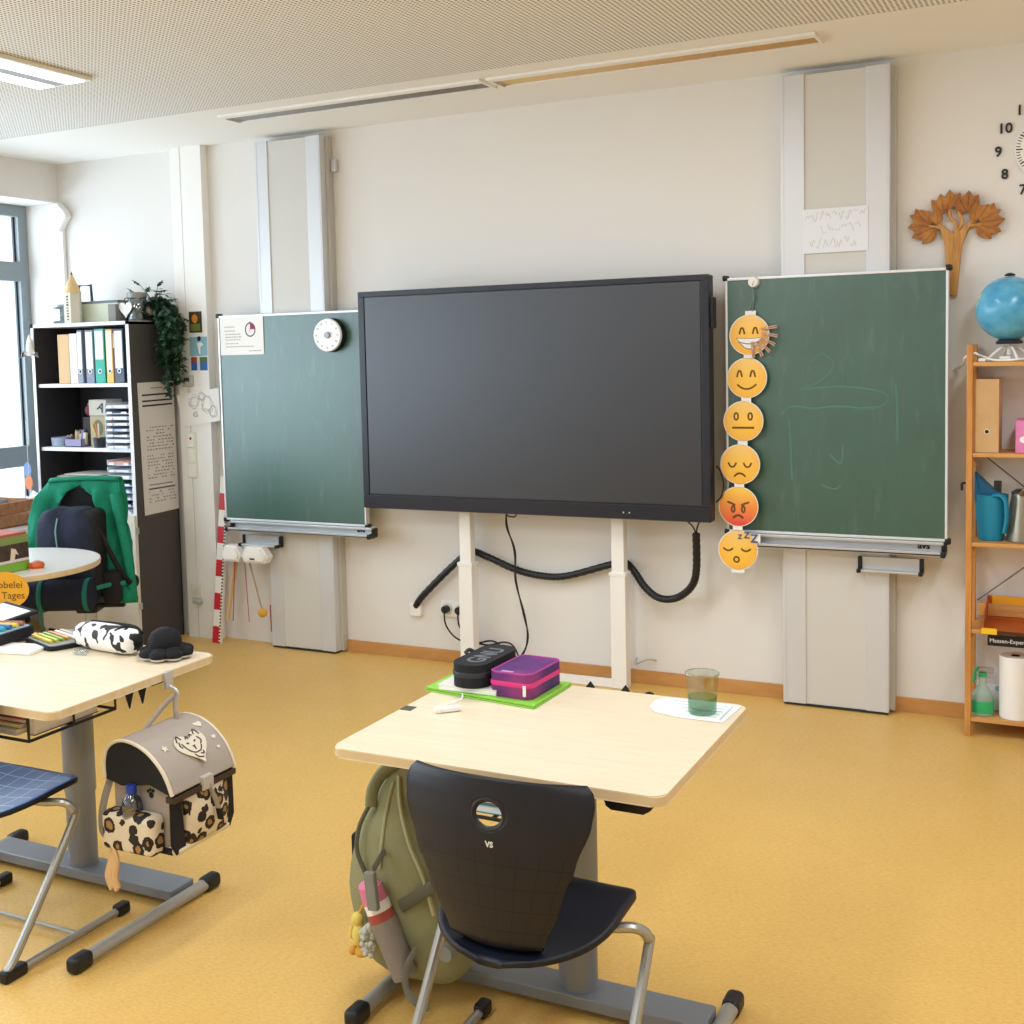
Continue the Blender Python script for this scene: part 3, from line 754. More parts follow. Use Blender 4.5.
t = thing('wall_clock', 'wall clock of loose black numerals around a small white dial', 'clock', (-.15, -.01, 2.3))
CX, CZ, RN = -.163, 2.513, .195
build(MB().cyl((CX, 0, CZ), (CX, -.03, CZ), .132, .128, 48), 'dial', M('clock_white', '#F2F0EC', .4), t)
for k in range(1, 13):
    a = PI/2-k*PI/6
    text(str(k), .06, face_front(CX+RN*math.cos(a), -.004, CZ+RN*math.sin(a)), 'black_plastic', t, 'numeral', .003, .001)
for k in range(60):
    a = 2*PI*k/60; big = k % 5 == 0
    build(MB().box(.098 if big else .108, .124, -.0025 if big else -.0015, .0025 if big else .0015, 0, .002).xf(XZ(-.03) @ Matrix.Translation((CX, CZ, 0)) @ Matrix.Rotation(a, 4, 'Z')), 'tick_mark', 'black_plastic', t)
for ln, wd, a in ((.07, .006, 2.0), (.105, .004, .4)):
    build(MB().box(-.02, ln, -wd, wd, 0, .002).xf(XZ(-.034) @ Matrix.Translation((CX, CZ, 0)) @ Matrix.Rotation(a, 4, 'Z')), 'hand', 'black_plastic', t)

# ================================================================== WOODEN SHELF (right)
SX0, SX1, SY0, SY1 = -.458, .40, -.27, -.03
t = thing('wooden_shelf', 'open pine shelf unit against the wall with globe on top', 'shelf', (0, -.15, 0))
for x in (SX0, SX1-.032):
    for y in (SY0, SY1-.032):
        build(B(x if x < 0 else x+.007, x+.025 if x < 0 else x+.032, y, y+.032, 0, 1.686, .003), 'post', 'pine', t)
for z in (.085, .47, .845, 1.228, 1.612):
    sh = build(B(SX0+.0255, SX1-.0255, SY0+.002, SY1-.002, z-.018, z, .002), 'shelf_board', 'pine_flat', t)
    for x in (SX0+.004, SX1-.028): build(B(x, x+.024, SY0+.03, SY1-.03, z-.045, z-.018, .002), 'side_cleat', 'pine_flat', t)
M('wire', '#77706A', .4, .7)
for p, q in (((SX0+.03, .55), (SX1-.03, 1.22)), ((SX0+.03, 1.22), (SX1-.03, .55))):
    build(MB().cyl((p[0], -.035, p[1]), (q[0], -.035, q[1]), .003, seg=8), 'cross_brace', 'wire', t)
build(B(SX0+.033, SX0+.26, SY1-.03, SY1-.01, .49, .545, .002), 'rear_cleat', 'pine_flat', t)
build(MB().tube([(SX0, -.2, 1.09), (SX0-.02, -.2, 1.09), (SX0-.022, -.2, 1.06)], .005, 6), 'side_hook', 'black_plastic', t)

# globe
gx, gy, gz, gr = -.300, -.15, 1.835, .135
t = thing('globe', 'blue desk globe standing on top of the pine shelf', 'globe', (gx, gy, 1.612))
build(MB().sphere((gx, gy, gz), gr, seg=48, rings=32), 'ball', 'globe_map', t)
build(MB().tube([(gx+.0*math.cos(a)+(gr+.008)*math.sin(a)*.45, gy-(gr+.008)*math.sin(a)*.0, gz+(gr+.008)*math.cos(a)) for a in [PI*k/16 for k in range(1)]+[0, .01]], .004, 6), 'pole_pin', 'black_plastic', t)
build(MB().lathe([(0, .137), (.02, .137), (.022, .143), (.008, .15), (0, .15)], (gx, gy, gz)), 'top_cap', 'black_plastic', t)
build(MB().lathe([(0, -.15), (.05, -.15), (.055, -.142), (.04, -.128), (0, -.128)], (gx, gy, gz)), 'lower_cup', M('cup_dark', '#34363C', .4), t)
st = MB()
st.cyl((gx, gy, 1.64), (gx, gy, 1.69), .011)
for a in (-2.5, -1.2, .6, 1.9):
    st.tube([(gx, gy, 1.672), (gx+.04*math.cos(a), gy+.04*math.sin(a), 1.668), (gx+.085*math.cos(a), gy+.085*math.sin(a), 1.635), (gx+.105*math.cos(a), gy+.105*math.sin(a), 1.617)], .0055, 8)
build(st, 'foot_stand', 'white', t)
t = thing('power_lead', 'white cord with inline switch lying along the top shelf board', 'cable', (-.37, -.24, 1.612))
build(MB().tube([(-.53, -.012, 1.575), (-.49, -.06, 1.60), (-.475, -.15, 1.63), (-.44, -.17, 1.65), (-.41, -.2, 1.64), (-.36, -.262, 1.622), (-.31, -.262, 1.618), (-.26, -.26, 1.621), (-.20, -.2, 1.622)], .0045, 8), 'cord', 'white', t)
build(MB().box(-.335, -.29, -.225, -.195, 1.613, 1.635, .006), 'switch_box', 'white', t)
build(MB().box(-.415, -.385, -.25, -.225, 1.613, 1.628, .005), 'plug', 'white', t)

# magazine file
t = thing('magazine_file', 'brown cardboard magazine file with finger hole on upper shelf board', 'magazine file', (-.375, -.17, 1.228))
build(B(-.424, -.332, -.255, -.045, 1.229, 1.54, .002), 'box_body', 'kraft', t)
build(MB().cyl((-.378, -.257, 1.318), (-.378, -.254, 1.318), .0085), 'finger_hole', 'black_plastic', t)
build(MB().tube([(-.378+.0092*math.cos(a), -.256, 1.318+.0092*math.sin(a)) for a in [2*PI*k/16 for k in range(16)]], .0014, 6, 2, closed=True), 'hole_ring', 'white', t)
t = thing('pink_box', 'pink cardboard box standing beside the brown magazine file', 'box', (-.19, -.15, 1.228))
build(B(-.268, -.12, -.25, -.06, 1.229, 1.365, .003), 'box_body', M('pink_card', '#DC7FB4', .6), t)
build(MB().prism(ellipse(-.236, 1.285, .016, .014), .001, XZ(-.2502)), 'white_dot', 'paper', t)

# watering can
t = thing('watering_can', 'teal blue plastic watering can on the middle shelf board', 'watering can', (-.365, -.17, .845))
wx, wy = -.364, -.165
M('can_blue', '#1585A8', .42)
build(MB().lathe([(0, 0), (.047, 0), (.052, .006), (.060, .08), (.067, .17), (.068, .197), (.064, .197), (.057, .09), (.048, .01), (0, .008)], (wx, wy, .846), ell=(1, .95)), 'body', 'can_blue', t)
b = MB()
b.prism([(wx-.062, .16+.846), (wx-.066, .19+.846), (wx-.066, .292+.846), (wx-.060, .288+.846), (wx+.03, .20+.846), (wx+.03, .19+.846), (wx-.03, .17+.846)], .07, XZ(wy+.035), bev=.006)
build(b, 'spout', M('can_deep', '#0E5F86', .45), t)
build(MB().tube([(wx+.01, wy-.055, 1.042), (wx+.04, wy-.065, 1.045), (wx+.060, wy-.072, 1.02), (wx+.064, wy-.07, .95), (wx+.054, wy-.06, .885)], .009, 10, ry=.013), 'handle', 'can_blue', t)
t = thing('steel_pitcher', 'steel pitcher with lid and handle beside the blue watering can', 'pitcher', (-.24, -.17, .845))
build(MB().lathe([(0, 0), (.068, 0), (.07, .006), (.062, .12), (.05, .2), (.052, .212), (.046, .212), (.04, .2), (0, .19)], (-.235, -.17, .846)), 'body', M('brushed_steel', '#9C9484', .32, .8), t)
build(MB().lathe([(0, .225), (.035, .222), (.052, .21), (.052, .206), (0, .206)], (-.235, -.17, .846)), 'lid', M('lid_dark', '#3A3532', .35, .4), t)
build(MB().tube([(-.245, -.22, 1.05), (-.225, -.245, 1.075), (-.2, -.25, 1.04), (-.2, -.248, .95), (-.21, -.235, .9)], .008, 10, ry=.012), 'handle', 'brushed_steel', t)
t = thing('drinking_straw_pot', 'small dark cylinder behind the blue watering can', 'cylinder', (-.345, -.07, .845))
build(MB().lathe([(0, 0), (.016, 0), (.016, .245), (.013, .245), (.013, .24), (0, .24)], (-.345, -.075, .846)), 'cylinder_body', M('smoke', '#55514D', .4), t)

# cardboard tray and sign
t = thing('display_carton', 'open orange and yellow cardboard tray on the lower shelf board', 'carton', (-.25, -.2, .47))
M('carton_yellow', '#E3A020', .5); M('carton_orange', '#B4581F', .55)
cx0, cx1 = -.385, -.02
build(MB().box(cx0, cx1, -.30, -.05, .471, .476).box(cx0, cx1, -.055, -.05, .471, .58).box(cx0, cx0+.004, -.30, -.05, .471, .515).prism([(-.30, .515), (-.05, .58), (-.05, .51)], .004, Matrix(((0, 0, 1, cx0), (1, 0, 0, 0), (0, 1, 0, 0), (0, 0, 0, 1)))), 'tray_shell', 'carton_orange', t)
build(B(cx0+.02, cx1, -.058, -.054, .535, .581), 'back_stripe', 'carton_yellow', t)
build(MB().box(cx0-.006, cx0+.055, -.305, -.3, .462, .487), 'front_tab', M('tab_yellow', '#F2C21C', .5), t)
build(MB().box(cx0+.055, cx1, -.304, -.3, .466, .478), 'front_edge', M('edge_dark', '#4A2A18', .5), t)
t = thing('shelf_sign', 'black label strip with white lettering hanging below lower shelf board', 'sign', (-.25, -.28, .40))
build(B(-.368, -.02, -.281, -.277, .408, .455, .001), 'strip', 'black_plastic', t)
text('Massen-Experimentierkasten', .024, face_front(-.36, -.2815, .431), 'paper', t, align='LEFT')

# spray bottle, paper roll, carton at the bottom
t = thing('spray_bottle', 'clear spray bottle with green trigger on the bottom shelf board', 'spray bottle', (-.395, -.2, .085))
sx_, sy_ = -.392, -.2
build(MB().lathe([(0, 0), (.044, 0), (.047, .006), (.046, .07), (.034, .1), (.016, .13), (.014, .17), (0, .17)], (sx_, sy_, .086)), 'bottle_body', M('bottle_milky', '#CFE3D9', .2, trans=.55, ior=1.2), t)
build(MB().lathe([(.0476, .012), (.0482, .02), (.0482, .058), (.0476, .064)], (sx_, sy_, .086)), 'label_band', M('label_green', '#2FAE6B', .5), t)
build(MB().lathe([(0, .165), (.017, .165), (.017, .182), (0, .182)], (sx_, sy_, .086)), 'collar', 'label_green', t)
build(MB().box(sx_-.02, sx_+.045, sy_-.012, sy_+.012, .268, .292, .005), 'spray_head', 'clear_plastic', t)
build(MB().tube([(sx_-.018, sy_, .29), (sx_-.03, sy_, .27), (sx_-.032, sy_, .24), (sx_-.04, sy_, .225)], .007, 8), 'trigger', 'label_green', t)
t = thing('paper_roll', 'white paper towel roll standing on the bottom shelf board', 'paper roll', (-.263, -.2, .085))
build(MB().lathe([(.02, .0), (.062, 0), (.064, .004), (.064, .264), (.062, .268), (.02, .268), (.02, 0)], (-.262, -.195, .086)), 'roll', M('roll_white', '#F1EFEB', .85), t)
build(MB().lathe([(.0195, .002), (.0195, .2685), (.017, .2685), (.017, .002), (.0195, .002)], (-.262, -.195, .086)), 'core_tube', M('core', '#3A3026', .8), t)
t = thing('storage_carton', 'low white box with blue print behind spray bottle', 'box', (-.3, -.09, .085))
build(B(-.42, -.27, -.13, -.05, .086, .205, .002), 'box_body', M('pale_card', '#DFDEDC', .6), t)
build(MB().sphere((-.335, -.131, .185), .012, (1, .1, 1)).sphere((-.30, -.131, .19), .014, (1, .1, 1)), 'blue_print', M('pale_blue', '#8DB6CE', .6), t)

# ================================================================== BOOKCASE (left)
BX0, BX1, BF, BK, BT = -5.775, -4.985, -.40, -.03, 1.937
t = thing('bookcase', 'tall anthracite bookcase with white edges and doors beside window', 'bookcase', ((BX0+BX1)/2, -.2, 0))
build(B(BX0, BX0+.022, BF+.003, BK, 0, BT-.003), 'side_panel', 'carcass_dark', t)
build(B(BX1-.022, BX1, BF+.003, BK, 0, BT-.003), 'side_panel', 'anthracite', t)
build(B(BX0, BX1, BK-.01, BK, 0, BT-.003), 'rear_panel', 'carcass_dark', t)
e = MB().box(BX0, BX0+.022, BF, BF+.003, 0, BT).box(BX1-.024, BX1, BF, BF+.003, 0, BT)
build(e, 'edge_band', 'white_edge', t)
tp = build(B(BX0, BX1, BF, BK, BT-.02, BT), 'top_board', 'white_edge', t)
for z in (1.573, 1.185):
    build(B(BX0+.022, BX1-.022, BF+.02, BK-.01, z-.022, z, .002), 'shelf_board', 'white_edge', t)
build(B(BX0+.022, BX1-.022, BF+.004, BK-.01, .775, .797), 'shelf_board', 'white_edge', t)
for a, b in ((BX0+.004, (BX0+BX1)/2-.002), ((BX0+BX1)/2+.002, BX1-.004)):
    d = build(B(a, b, BF-.018, BF, .06, .793, .002), 'door', 'cream_door', t)
    hx = b-.05 if a < -5.5 else a+.05
    build(MB().tube([(hx, BF-.018, .62), (hx, BF-.045, .62), (hx, BF-.045, .74), (hx, BF-.018, .74)], .005, 8, 0), 'handle', 'alu', d)
build(B(BX0+.02, BX1-.02, BF+.03, BK, 0, .06), 'plinth', 'carcass_dark', t)
for z in (.25, .70): build(B(BX1-.001, BX1+.004, BF-.018, BF+.012, z-.02, z+.02, .002), 'hinge', 'alu', t)

# binders on the upper shelf
def binder(x0, x1, z1, col, lab, label, gap=.20, ring=True, lab_h=.19, name='ring_binder', cat='binder'):
    t = thing(name, label, cat, ((x0+x1)/2, -.25, 1.573), 0, 'files on the upper bookcase shelf')
    build(B(x0, x1, -.365, -.10, 1.574, z1, .003), 'cover', M('binder_'+col, col, .55), t)
    w_ = x1-x0
    if lab: build(B(x0+.1*w_, x1-.1*w_, -.3665, -.364, z1-.012-lab_h, z1-.012), 'spine_label', lab, t)
    if ring:
        build(MB().tube([((x0+x1)/2+.012*math.cos(a), -.366, 1.645+.012*math.sin(a)) for a in [2*PI*k/14 for k in range(14)]], .0028, 6, 2, closed=True), 'finger_ring', 'alu_bright', t)
        build(MB().cyl(((x0+x1)/2, -.3668, 1.645), ((x0+x1)/2, -.362, 1.645), .009, seg=14), 'finger_hole', 'black_plastic', t)
    return t
M('label_white', '#ECECF2', .7); M('label_cream', '#EFE3CF', .7)
binder(-5.592, -5.50, 1.872, '#CFA877', None, 'kraft cardboard magazine file, first from the bookcase\'s empty corner', ring=False, name='magazine_file', cat='magazine file')
b_ = binder(-5.497, -5.435, 1.875, '#E6E2DE', None, 'plain white file between kraft file and labelled grey binder', ring=False, name='file_folder', cat='file')
binder(-5.433, -5.392, 1.893, '#868B99', 'label_white', 'grey binder with tall white label beside the plain white file', lab_h=.22)
binder(-5.366, -5.303, 1.893, '#7E8598', 'label_white', 'blue grey binder with white label beside the turquoise binder', lab_h=.22)
binder(-5.292, -5.215, 1.898, '#2FA38F', 'label_white', 'turquoise binder with white label on the upper bookcase shelf', lab_h=.17)
binder(-5.202, -5.150, 1.893, '#E3B55C', 'label_cream', 'yellow binder with cream label on the upper bookcase shelf', lab_h=.23)
binder(-5.138, -5.066, 1.893, '#4C5466', 'label_white', 'dark slate binder with written label, last beside the side panel', lab_h=.22)
t = thing('slim_folder', 'slim red brown folder between yellow and dark slate binders', 'folder', (-5.145, -.25, 1.573))
build(B(-5.149, -5.140, -.36, -.1, 1.574, 1.89, .001), 'cover', M('redbrown', '#6A3A32', .6), t)
build(B(-5.1475, -5.1415, -.3605, -.359, 1.78, 1.87), 'spine_label', 'label_cream', t)

# letter trays
M('tray_white', '#DDE3EE', .4); M('tray_shadow', '#3A4054', .6)
def tray(z, label, grp, tint, k):
    t = thing('letter_tray', label, 'letter tray', (-5.105, -.25, z), 0, grp)
    x0, x1 = -5.205, -5.012
    build(MB().box(x0, x1, -.395, -.08, z, z+.004).box(x0, x0+.004, -.395, -.08, z, z+.03).box(x1-.004, x1, -.395, -.08, z, z+.03).box(x0+.02, x0+.06, -.40, -.395, z, z+.014).box(x1-.06, x1-.02, -.40, -.395, z, z+.014), 'tray_shell', 'tray_white', t)
    rr = random.Random(k)
    build(MB().box(x0+.008, x1-.008-rr.uniform(0, .03), -.385-rr.uniform(0, .012), -.1, z+.0045, z+.009+rr.uniform(0, .012), .001), 'paper_stack', tint, t)
TN = ['lowest', 'second from the bottom', 'third from the bottom', 'fourth from the bottom', 'fourth from the top', 'third from the top', 'second from the top', 'topmost']
tints = ['paper', 'label_white', 'paper', M('paper_blue', '#AEBBDD', .8), 'paper', 'label_white', M('paper_dark', '#444C68', .8), 'paper']
for k in range(8):
    tray(1.187+.034*k, 'white letter tray, %s in the stack on the middle bookcase shelf' % TN[k], 'letter trays on the middle bookcase shelf', tints[k], k)
t2 = ['label_white', 'paper_dark', 'paper', 'paper_blue', M('paper_green', '#2E8A6B', .8), 'paper', 'label_white', M('paper_pink', '#D9A49B', .8)]
for k in range(8):
    tray(.799+.041*k, 'white letter tray, %s in the stack just above the cabinet doors' % TN[k], 'letter trays above the cabinet doors', t2[k], k+20)

# middle shelf contents
t = thing('round_plastic_box', 'round clear plastic container with markers on the middle bookcase shelf', 'container', (-5.70, -.28, 1.185))
build(MB().lathe([(0, 0), (.062, 0), (.066, .004), (.07, .055), (.068, .055), (.062, .006), (0, .005)], (-5.675, -.28, 1.186)), 'bowl', M('bowl_blue', '#A9B4CC', .25, alpha=.8), t)
for k, cc in enumerate(('#6C86B8', '#B9A7C9', '#C7B08A')):
    build(MB().cyl((-5.72+.03*k, -.26, 1.20), (-5.65+.03*k, -.29, 1.245+.005*k), .007), 'marker', M('mk'+cc, cc, .5), t)
t = thing('shallow_tray', 'low open tray of craft bits beside the round clear container', 'tray', (-5.53, -.28, 1.185))
build(MB().box(-5.60, -5.46, -.34, -.2, 1.186, 1.19).box(-5.60, -5.596, -.34, -.2, 1.186, 1.235).box(-5.464, -5.46, -.34, -.2, 1.186, 1.235).box(-5.6, -5.46, -.34, -.336, 1.186, 1.232), 'tray_shell', M('bit_tray', '#8E86A8', .5), t)
for k in range(5):
    cc = ('#C9B48E', '#A98768', '#BFC0A0', '#7A6FA0', '#D8CBB0')[k]
    build(MB().prism([(-5.59+.027*k, 1.20), (-5.565+.027*k, 1.20), (-5.555+.027*k, 1.27+.02*(k % 2)), (-5.58+.027*k, 1.285-.012*(k % 3))], .02, XZ(-.25-.01*k), bev=.003), 'paper_bit', M('bit'+cc, cc, .7), t)
t = thing('letter_box', 'cream cardboard box with dark letter A behind the trays', 'box', (-5.36, -.25, 1.37))
build(B(-5.425, -5.285, -.30, -.16, 1.375, 1.472, .003), 'box_body', M('card_greyish', '#BDB6A8', .7), t)
text('A', .075, face_front(-5.325, -.3008, 1.425) @ Matrix.Rotation(-.5, 4, 'Z'), 'black_plastic', t, bold=.002)
t = thing('picture_box', 'beige picture box under the box with letter A', 'box', (-5.36, -.25, 1.185))
build(B(-5.42, -5.285, -.30, -.16, 1.186, 1.373, .003), 'box_body', M('card_beige', '#A89A80', .7), t)
build(MB().prism(ellipse(-5.355, 1.30, .04, .05), .001, XZ(-.3002)), 'tree_print', M('print_olive', '#6E6A46', .7), t)
t = thing('fabric_ball', 'dark red striped ball beside the box with letter A', 'ball', (-5.455, -.24, 1.37))
build(B(-5.50, -5.427, -.28, -.18, 1.186, 1.365, .003), 'support_carton', M('card_charcoal', '#37332F', .8), t)  # dark cardboard block under the ball
build(MB().sphere((-5.462, -.24, 1.405), .04), 'ball_body', M('ball_red', '#6E2A38', .7), t)
build(MB().tube([(-5.462+.041*math.sin(a), -.24-.0415*math.cos(a)*.7, 1.405+.041*math.cos(a)) for a in [PI*k/10 for k in range(11)]], .004, 6), 'stripe', M('ball_stripe', '#C48A90', .7), t)
t = thing('pen_cup', 'small pot holding a pair of pencils in front of the picture box', 'pen pot', (-5.30, -.34, 1.185))
build(MB().lathe([(0, 0), (.032, 0), (.04, .06), (.037, .06), (.03, .004), (0, .004)], (-5.305, -.345, 1.186)), 'pot', M('pot_dark', '#33363A', .5), t)
for dx, cc in ((-.05, '#E2A23C'), (.0, '#D8D4CC'), (-.02, '#C8803C')):
    build(MB().cyl((-5.305, -.345, 1.195), (-5.305+dx, -.35, 1.33), .0045, seg=8), 'pencil', M('pc'+cc, cc, .5), t)
t = thing('document_stack', 'dark box topped with loose papers on the lowest open bookcase shelf', 'document box', (-5.5, -.25, .797))
build(B(-5.67, -5.33, -.36, -.1, .798, 1.0, .003), 'box_body', M('box_navy', '#232838', .6), t)
for k, cc in enumerate(('#C9BBA8', '#A88A78', '#D4CFC4')):
    build(B(-5.66+.02*k, -5.34+.005*k, -.355+.01*k, -.11, .1001*10+.006*k, 1.006+.006*k), 'sheet', M('sh'+cc, cc, .8), t)

# on top of the bookcase
t = thing('glass_jar', 'small round glass jar at the window end of the bookcase top', 'jar', (-5.64, -.26, BT))
jx, jy = -5.64, -.27
build(MB().lathe([(0, .002), (.05, .002), (.058, .02), (.06, .06), (.05, .095), (.042, .105), (.042, .115), (.039, .115), (.046, .09), (.055, .06), (.053, .022), (.046, .008), (0, .006)], (jx, jy, BT)), 'jar_body', 'jar_glass', t)
build(MB().lathe([(0, .122), (.044, .122), (.044, .108), (.0, .108)], (jx, jy, BT)), 'lid', M('lid_grey', '#A5A8AC', .4, .5), t)
build(B(jx+.0, jx+.045, jy-.064, jy-.06, BT+.02, BT+.09), 'tag', 'paper', t)
t = thing('giant_pencil', 'oversized white pencil with wooden tip standing on the bookcase', 'giant pencil', (-5.525, -.3, BT))
px_, py_ = -5.515, -.30
build(MB().lathe([(0, 0), (.054, 0), (.054, .185), (.046, .19), (0, .19)], (px_, py_, BT+.001), seg=6), 'barrel', M('pencil_body', '#D9D2C0', .6), t, sharp=20)
build(MB().lathe([(.054, .185), (.008, .295), (0, .295)], (px_, py_, BT+.001), seg=24), 'wood_tip', 'light_wood', t)
build(MB().lathe([(.009, .292), (0, .318)], (px_, py_, BT+.001), seg=12), 'lead', M('lead', '#55565A', .5), t)
pr = MB()
for k in range(9): pr.box(px_-.004, px_+.011, py_-.049, py_-.046, BT+.022+.017*k, BT+.022+.017*k+R.uniform(.006, .013))
build(pr, 'barrel_print', 'dark_ink', t)
t = thing('lunch_tin', 'pale square tin with dark blue carrying handle on the bookcase', 'tin', (-5.32, -.27, BT))
build(B(-5.58, -5.215, -.235, -.12, BT+.001, BT+.125, .008), 'tin_body', M('tin_pale', '#C9CBB4', .45), t)
build(B(-5.583, -5.212, -.238, -.117, BT+.118, BT+.135, .006), 'lid', M('tin_lid', '#6A7078', .45), t)
build(MB().tube([(-5.56, -.20, BT+.13), (-5.56, -.20, BT+.235), (-5.46, -.20, BT+.235), (-5.455, -.20, BT+.13)], .009, 8, 0), 'carrying_handle', M('handle_navy', '#3A4768', .4), t)
build(B(-5.205, -5.145, -.33, -.15, BT+.001, BT+.105, .004), 'grey_box', M('box_grey', '#7E7C76', .6), label='grey cardboard box between pale tin and jar with heart', cat='box')
t = thing('storage_jar', 'tall preserving jar with white heart tag on the bookcase', 'jar', (-5.08, -.25, BT))
jx, jy = -5.075, -.22
build(MB().lathe([(0, .002), (.06, .002), (.066, .015), (.066, .10), (.055, .125), (.055, .138), (.051, .138), (.051, .123), (.061, .1), (.06, .014), (0, .008)], (jx, jy, BT)), 'jar_body', 'jar_glass', t)
build(MB().lathe([(0, .172), (.058, .172), (.06, .165), (.06, .138), (0, .138)], (jx, jy, BT)), 'lid', M('lid_stone', '#8B8C86', .4, .3), t)
build(MB().lathe([(0, .012), (.055, .012), (.055, .095), (0, .1)], (jx, jy, BT)), 'filling', M('filling', '#9EA09A', .8), t)
hp = []
for k in range(30):
    a = 2*PI*k/30; hp.append((16*math.sin(a)**3, 13*math.cos(a)-5*math.cos(2*a)-2*math.cos(3*a)-math.cos(4*a)))
build(MB().prism([(jx-.02+x*.0032, BT+.075+z*.0032) for x, z in hp], .006, XZ(jy-.075), bev=.001), 'heart_tag', M('heart_white', '#EDE9E6', .6), t)
build(MB().tube([(jx-.02, jy-.075, BT+.10), (jx-.03, jy-.07, BT+.135), (jx+.02, jy-.06, BT+.138)], .003, 6), 'tag_string', 'dark_ink', t)
t = thing('wooden_ball_figure', 'pale wooden ball on dark band beside the ivy', 'figure', (-4.93, -.3, BT))
fx, fy = -5.055, -.36
fx, fy = -4.915, -.33
fx = -5.03
build(MB().sphere((-5.04, -.17, BT+.072), .048), 'ball', M('ball_wood', '#D9BFA0', .5), t)
build(MB().lathe([(0, .002), (.04, .002), (.045, .012), (.03, .035), (0, .035)], (-5.04, -.17, BT)), 'base_ring', 'black_plastic', t)
build(MB().tube([(-5.04+.05*math.cos(a), -.185-.02*math.sin(a), BT+.072+.05*math.sin(a)) for a in [D(150+12*k) for k in range(11)]], .008, 8), 'dark_band', 'black_plastic', t)

# ivy
t = thing('trailing_ivy', 'dark green ivy trailing down the side of the bookcase', 'potted plant', (-5.02, -.17, BT))
build(MB().lathe([(0, 0), (.038, 0), (.046, .08), (.042, .08), (.034, .004), (0, .004)], (-5.05, -.075, BT+.001)), 'pot', M('ivy_pot', '#CFC9BF', .5), t)
lm = MB(); rr = random.Random(11)
def ivyleaf(mb, p, s, yaw, pitch, roll):
    o5 = [(0, 0), (.35, -.3), (.55, -.12), (.62, -.38), (.8, -.1), (1.15, 0), (.8, .1), (.62, .38), (.55, .12), (.35, .3)]
    b = bmesh.new(); vs = [b.verts.new((x*s, y*s, .12*s*(1-abs(y)*2)*math.sin(x*2))) for x, y in o5]
    b.faces.new(vs); b.transform(Matrix.Translation(p) @ Matrix.Rotation(yaw, 4, 'Z') @ Matrix.Rotation(pitch, 4, 'Y') @ Matrix.Rotation(roll, 4, 'X'))
    mb.merge(b)
stems = MB()
for k in range(16):
    a = rr.uniform(-1.1, 1.2); L = rr.uniform(.12, .44); y = -.13+rr.uniform(-.10, .06)
    x = -4.93+rr.uniform(-.02, .07)
    drop = [(-5.03+rr.uniform(-.03, .05), -.14, BT+.09), (-4.98+rr.uniform(-.02, .03), y*.9, BT+.10+rr.uniform(0, .05)), (x+.01, y, BT+.02), (x+rr.uniform(0, .03), y-.01, BT-L*.5), (x-.01+rr.uniform(0, .03), y-.015, BT-L)]
    sp = spline(drop, 8); stems.tube(sp, .0022, 5, 0)
    for i, p in enumerate(sp):
        for _ in range(2):
            q = p+Vector((rr.uniform(-.01, .025), rr.uniform(-.03, .03), rr.uniform(-.02, .02)))
            ivyleaf(lm, q, rr.uniform(.035, .055), rr.uniform(-2.2, .6), rr.uniform(.2, 1.2), rr.uniform(-.8, .8))
for k in range(46):
    q = Vector((-4.985+rr.gauss(0, .05), -.16+rr.gauss(0, .05), BT+.11+rr.gauss(0, .045)))
    ivyleaf(lm, q, rr.uniform(.04, .06), rr.uniform(-3, 3), rr.uniform(-.3, .9), rr.uniform(-.6, .6))
for q in ((-5.04, -.22, BT+.21), (-4.93, -.2, BT+.20), (-5.0, -.22, BT+.17), (-5.08, -.22, BT+.16), (-4.90, -.2, BT+.17)):
    ivyleaf(lm, Vector(q), .06, rr.uniform(-3, 0), rr.uniform(-.9, .1), rr.uniform(-.5, .5))
    stems.tube([(-5.0, -.15, BT+.1), q], .002, 5, 0)
def _ivy(tt):
    f = tt.noise(18, 3, .5)
    tt.l(tt.ramp(f, [(.35, '#14291C'), (.55, '#22452C'), (.7, '#3E6E4A')]), tt.b.inputs['Base Color']); tt.b.inputs['Roughness'].default_value = .45
build(lm, 'foliage', custom('ivy_leaf', _ivy), t, smooth=False); build(stems, 'stems', M('stem', '#3B4A2A', .7), t)

# schedule sheet on the side panel of the bookcase
t = thing('schedule_sheet', 'long printed sheet with three black bars taped to the bookcase side', 'schedule', (-4.984, -.19, .78))
Mx = Matrix(((0, 0, 1, -4.9845), (1, 0, 0, 0), (0, 1, 0, 0), (0, 0, 0, 1)))
build(MB().prism([(-.349, 1.572), (-.036, 1.575), (-.031, .79), (-.332, .782)], .0012, Mx), 'sheet', M('sheet_grey', '#D9D4CE', .8), t)
Mk = Matrix.Translation((.0013, 0, 0)) @ Mx
pr = MB()
for z in (1.492, 1.456, 1.428): pr.prism([(-.315, z), (-.055, z+.004), (-.055, z+.014), (-.315, z+.01)], .0006, Mk)
build(pr, 'black_bars', 'black_plastic', t)
pr = MB(); rr = random.Random(2)
for zt, rows in ((1.30, 8), (1.13, 8), (.93, 5)):
    for r_ in range(rows):
        y = -.29
        while y < -.07:
            w_ = rr.uniform(.008, .022)
            if rr.random() < .75: pr.box(-4.9832, -4.9826, y, y+w_, zt-r_*.019, zt-r_*.019+.007)
            y += w_+.01
pr.box(-4.9832, -4.9826, -.28, -.08, .955, .962).box(-4.9832, -4.9826, -.29, -.06, .93, .94)
pr.box(-4.9832, -4.9826, -.24, -.13, 1.535, 1.541)
build(pr, 'print_rows', M('mid_ink', '#8A8580', .9), t)

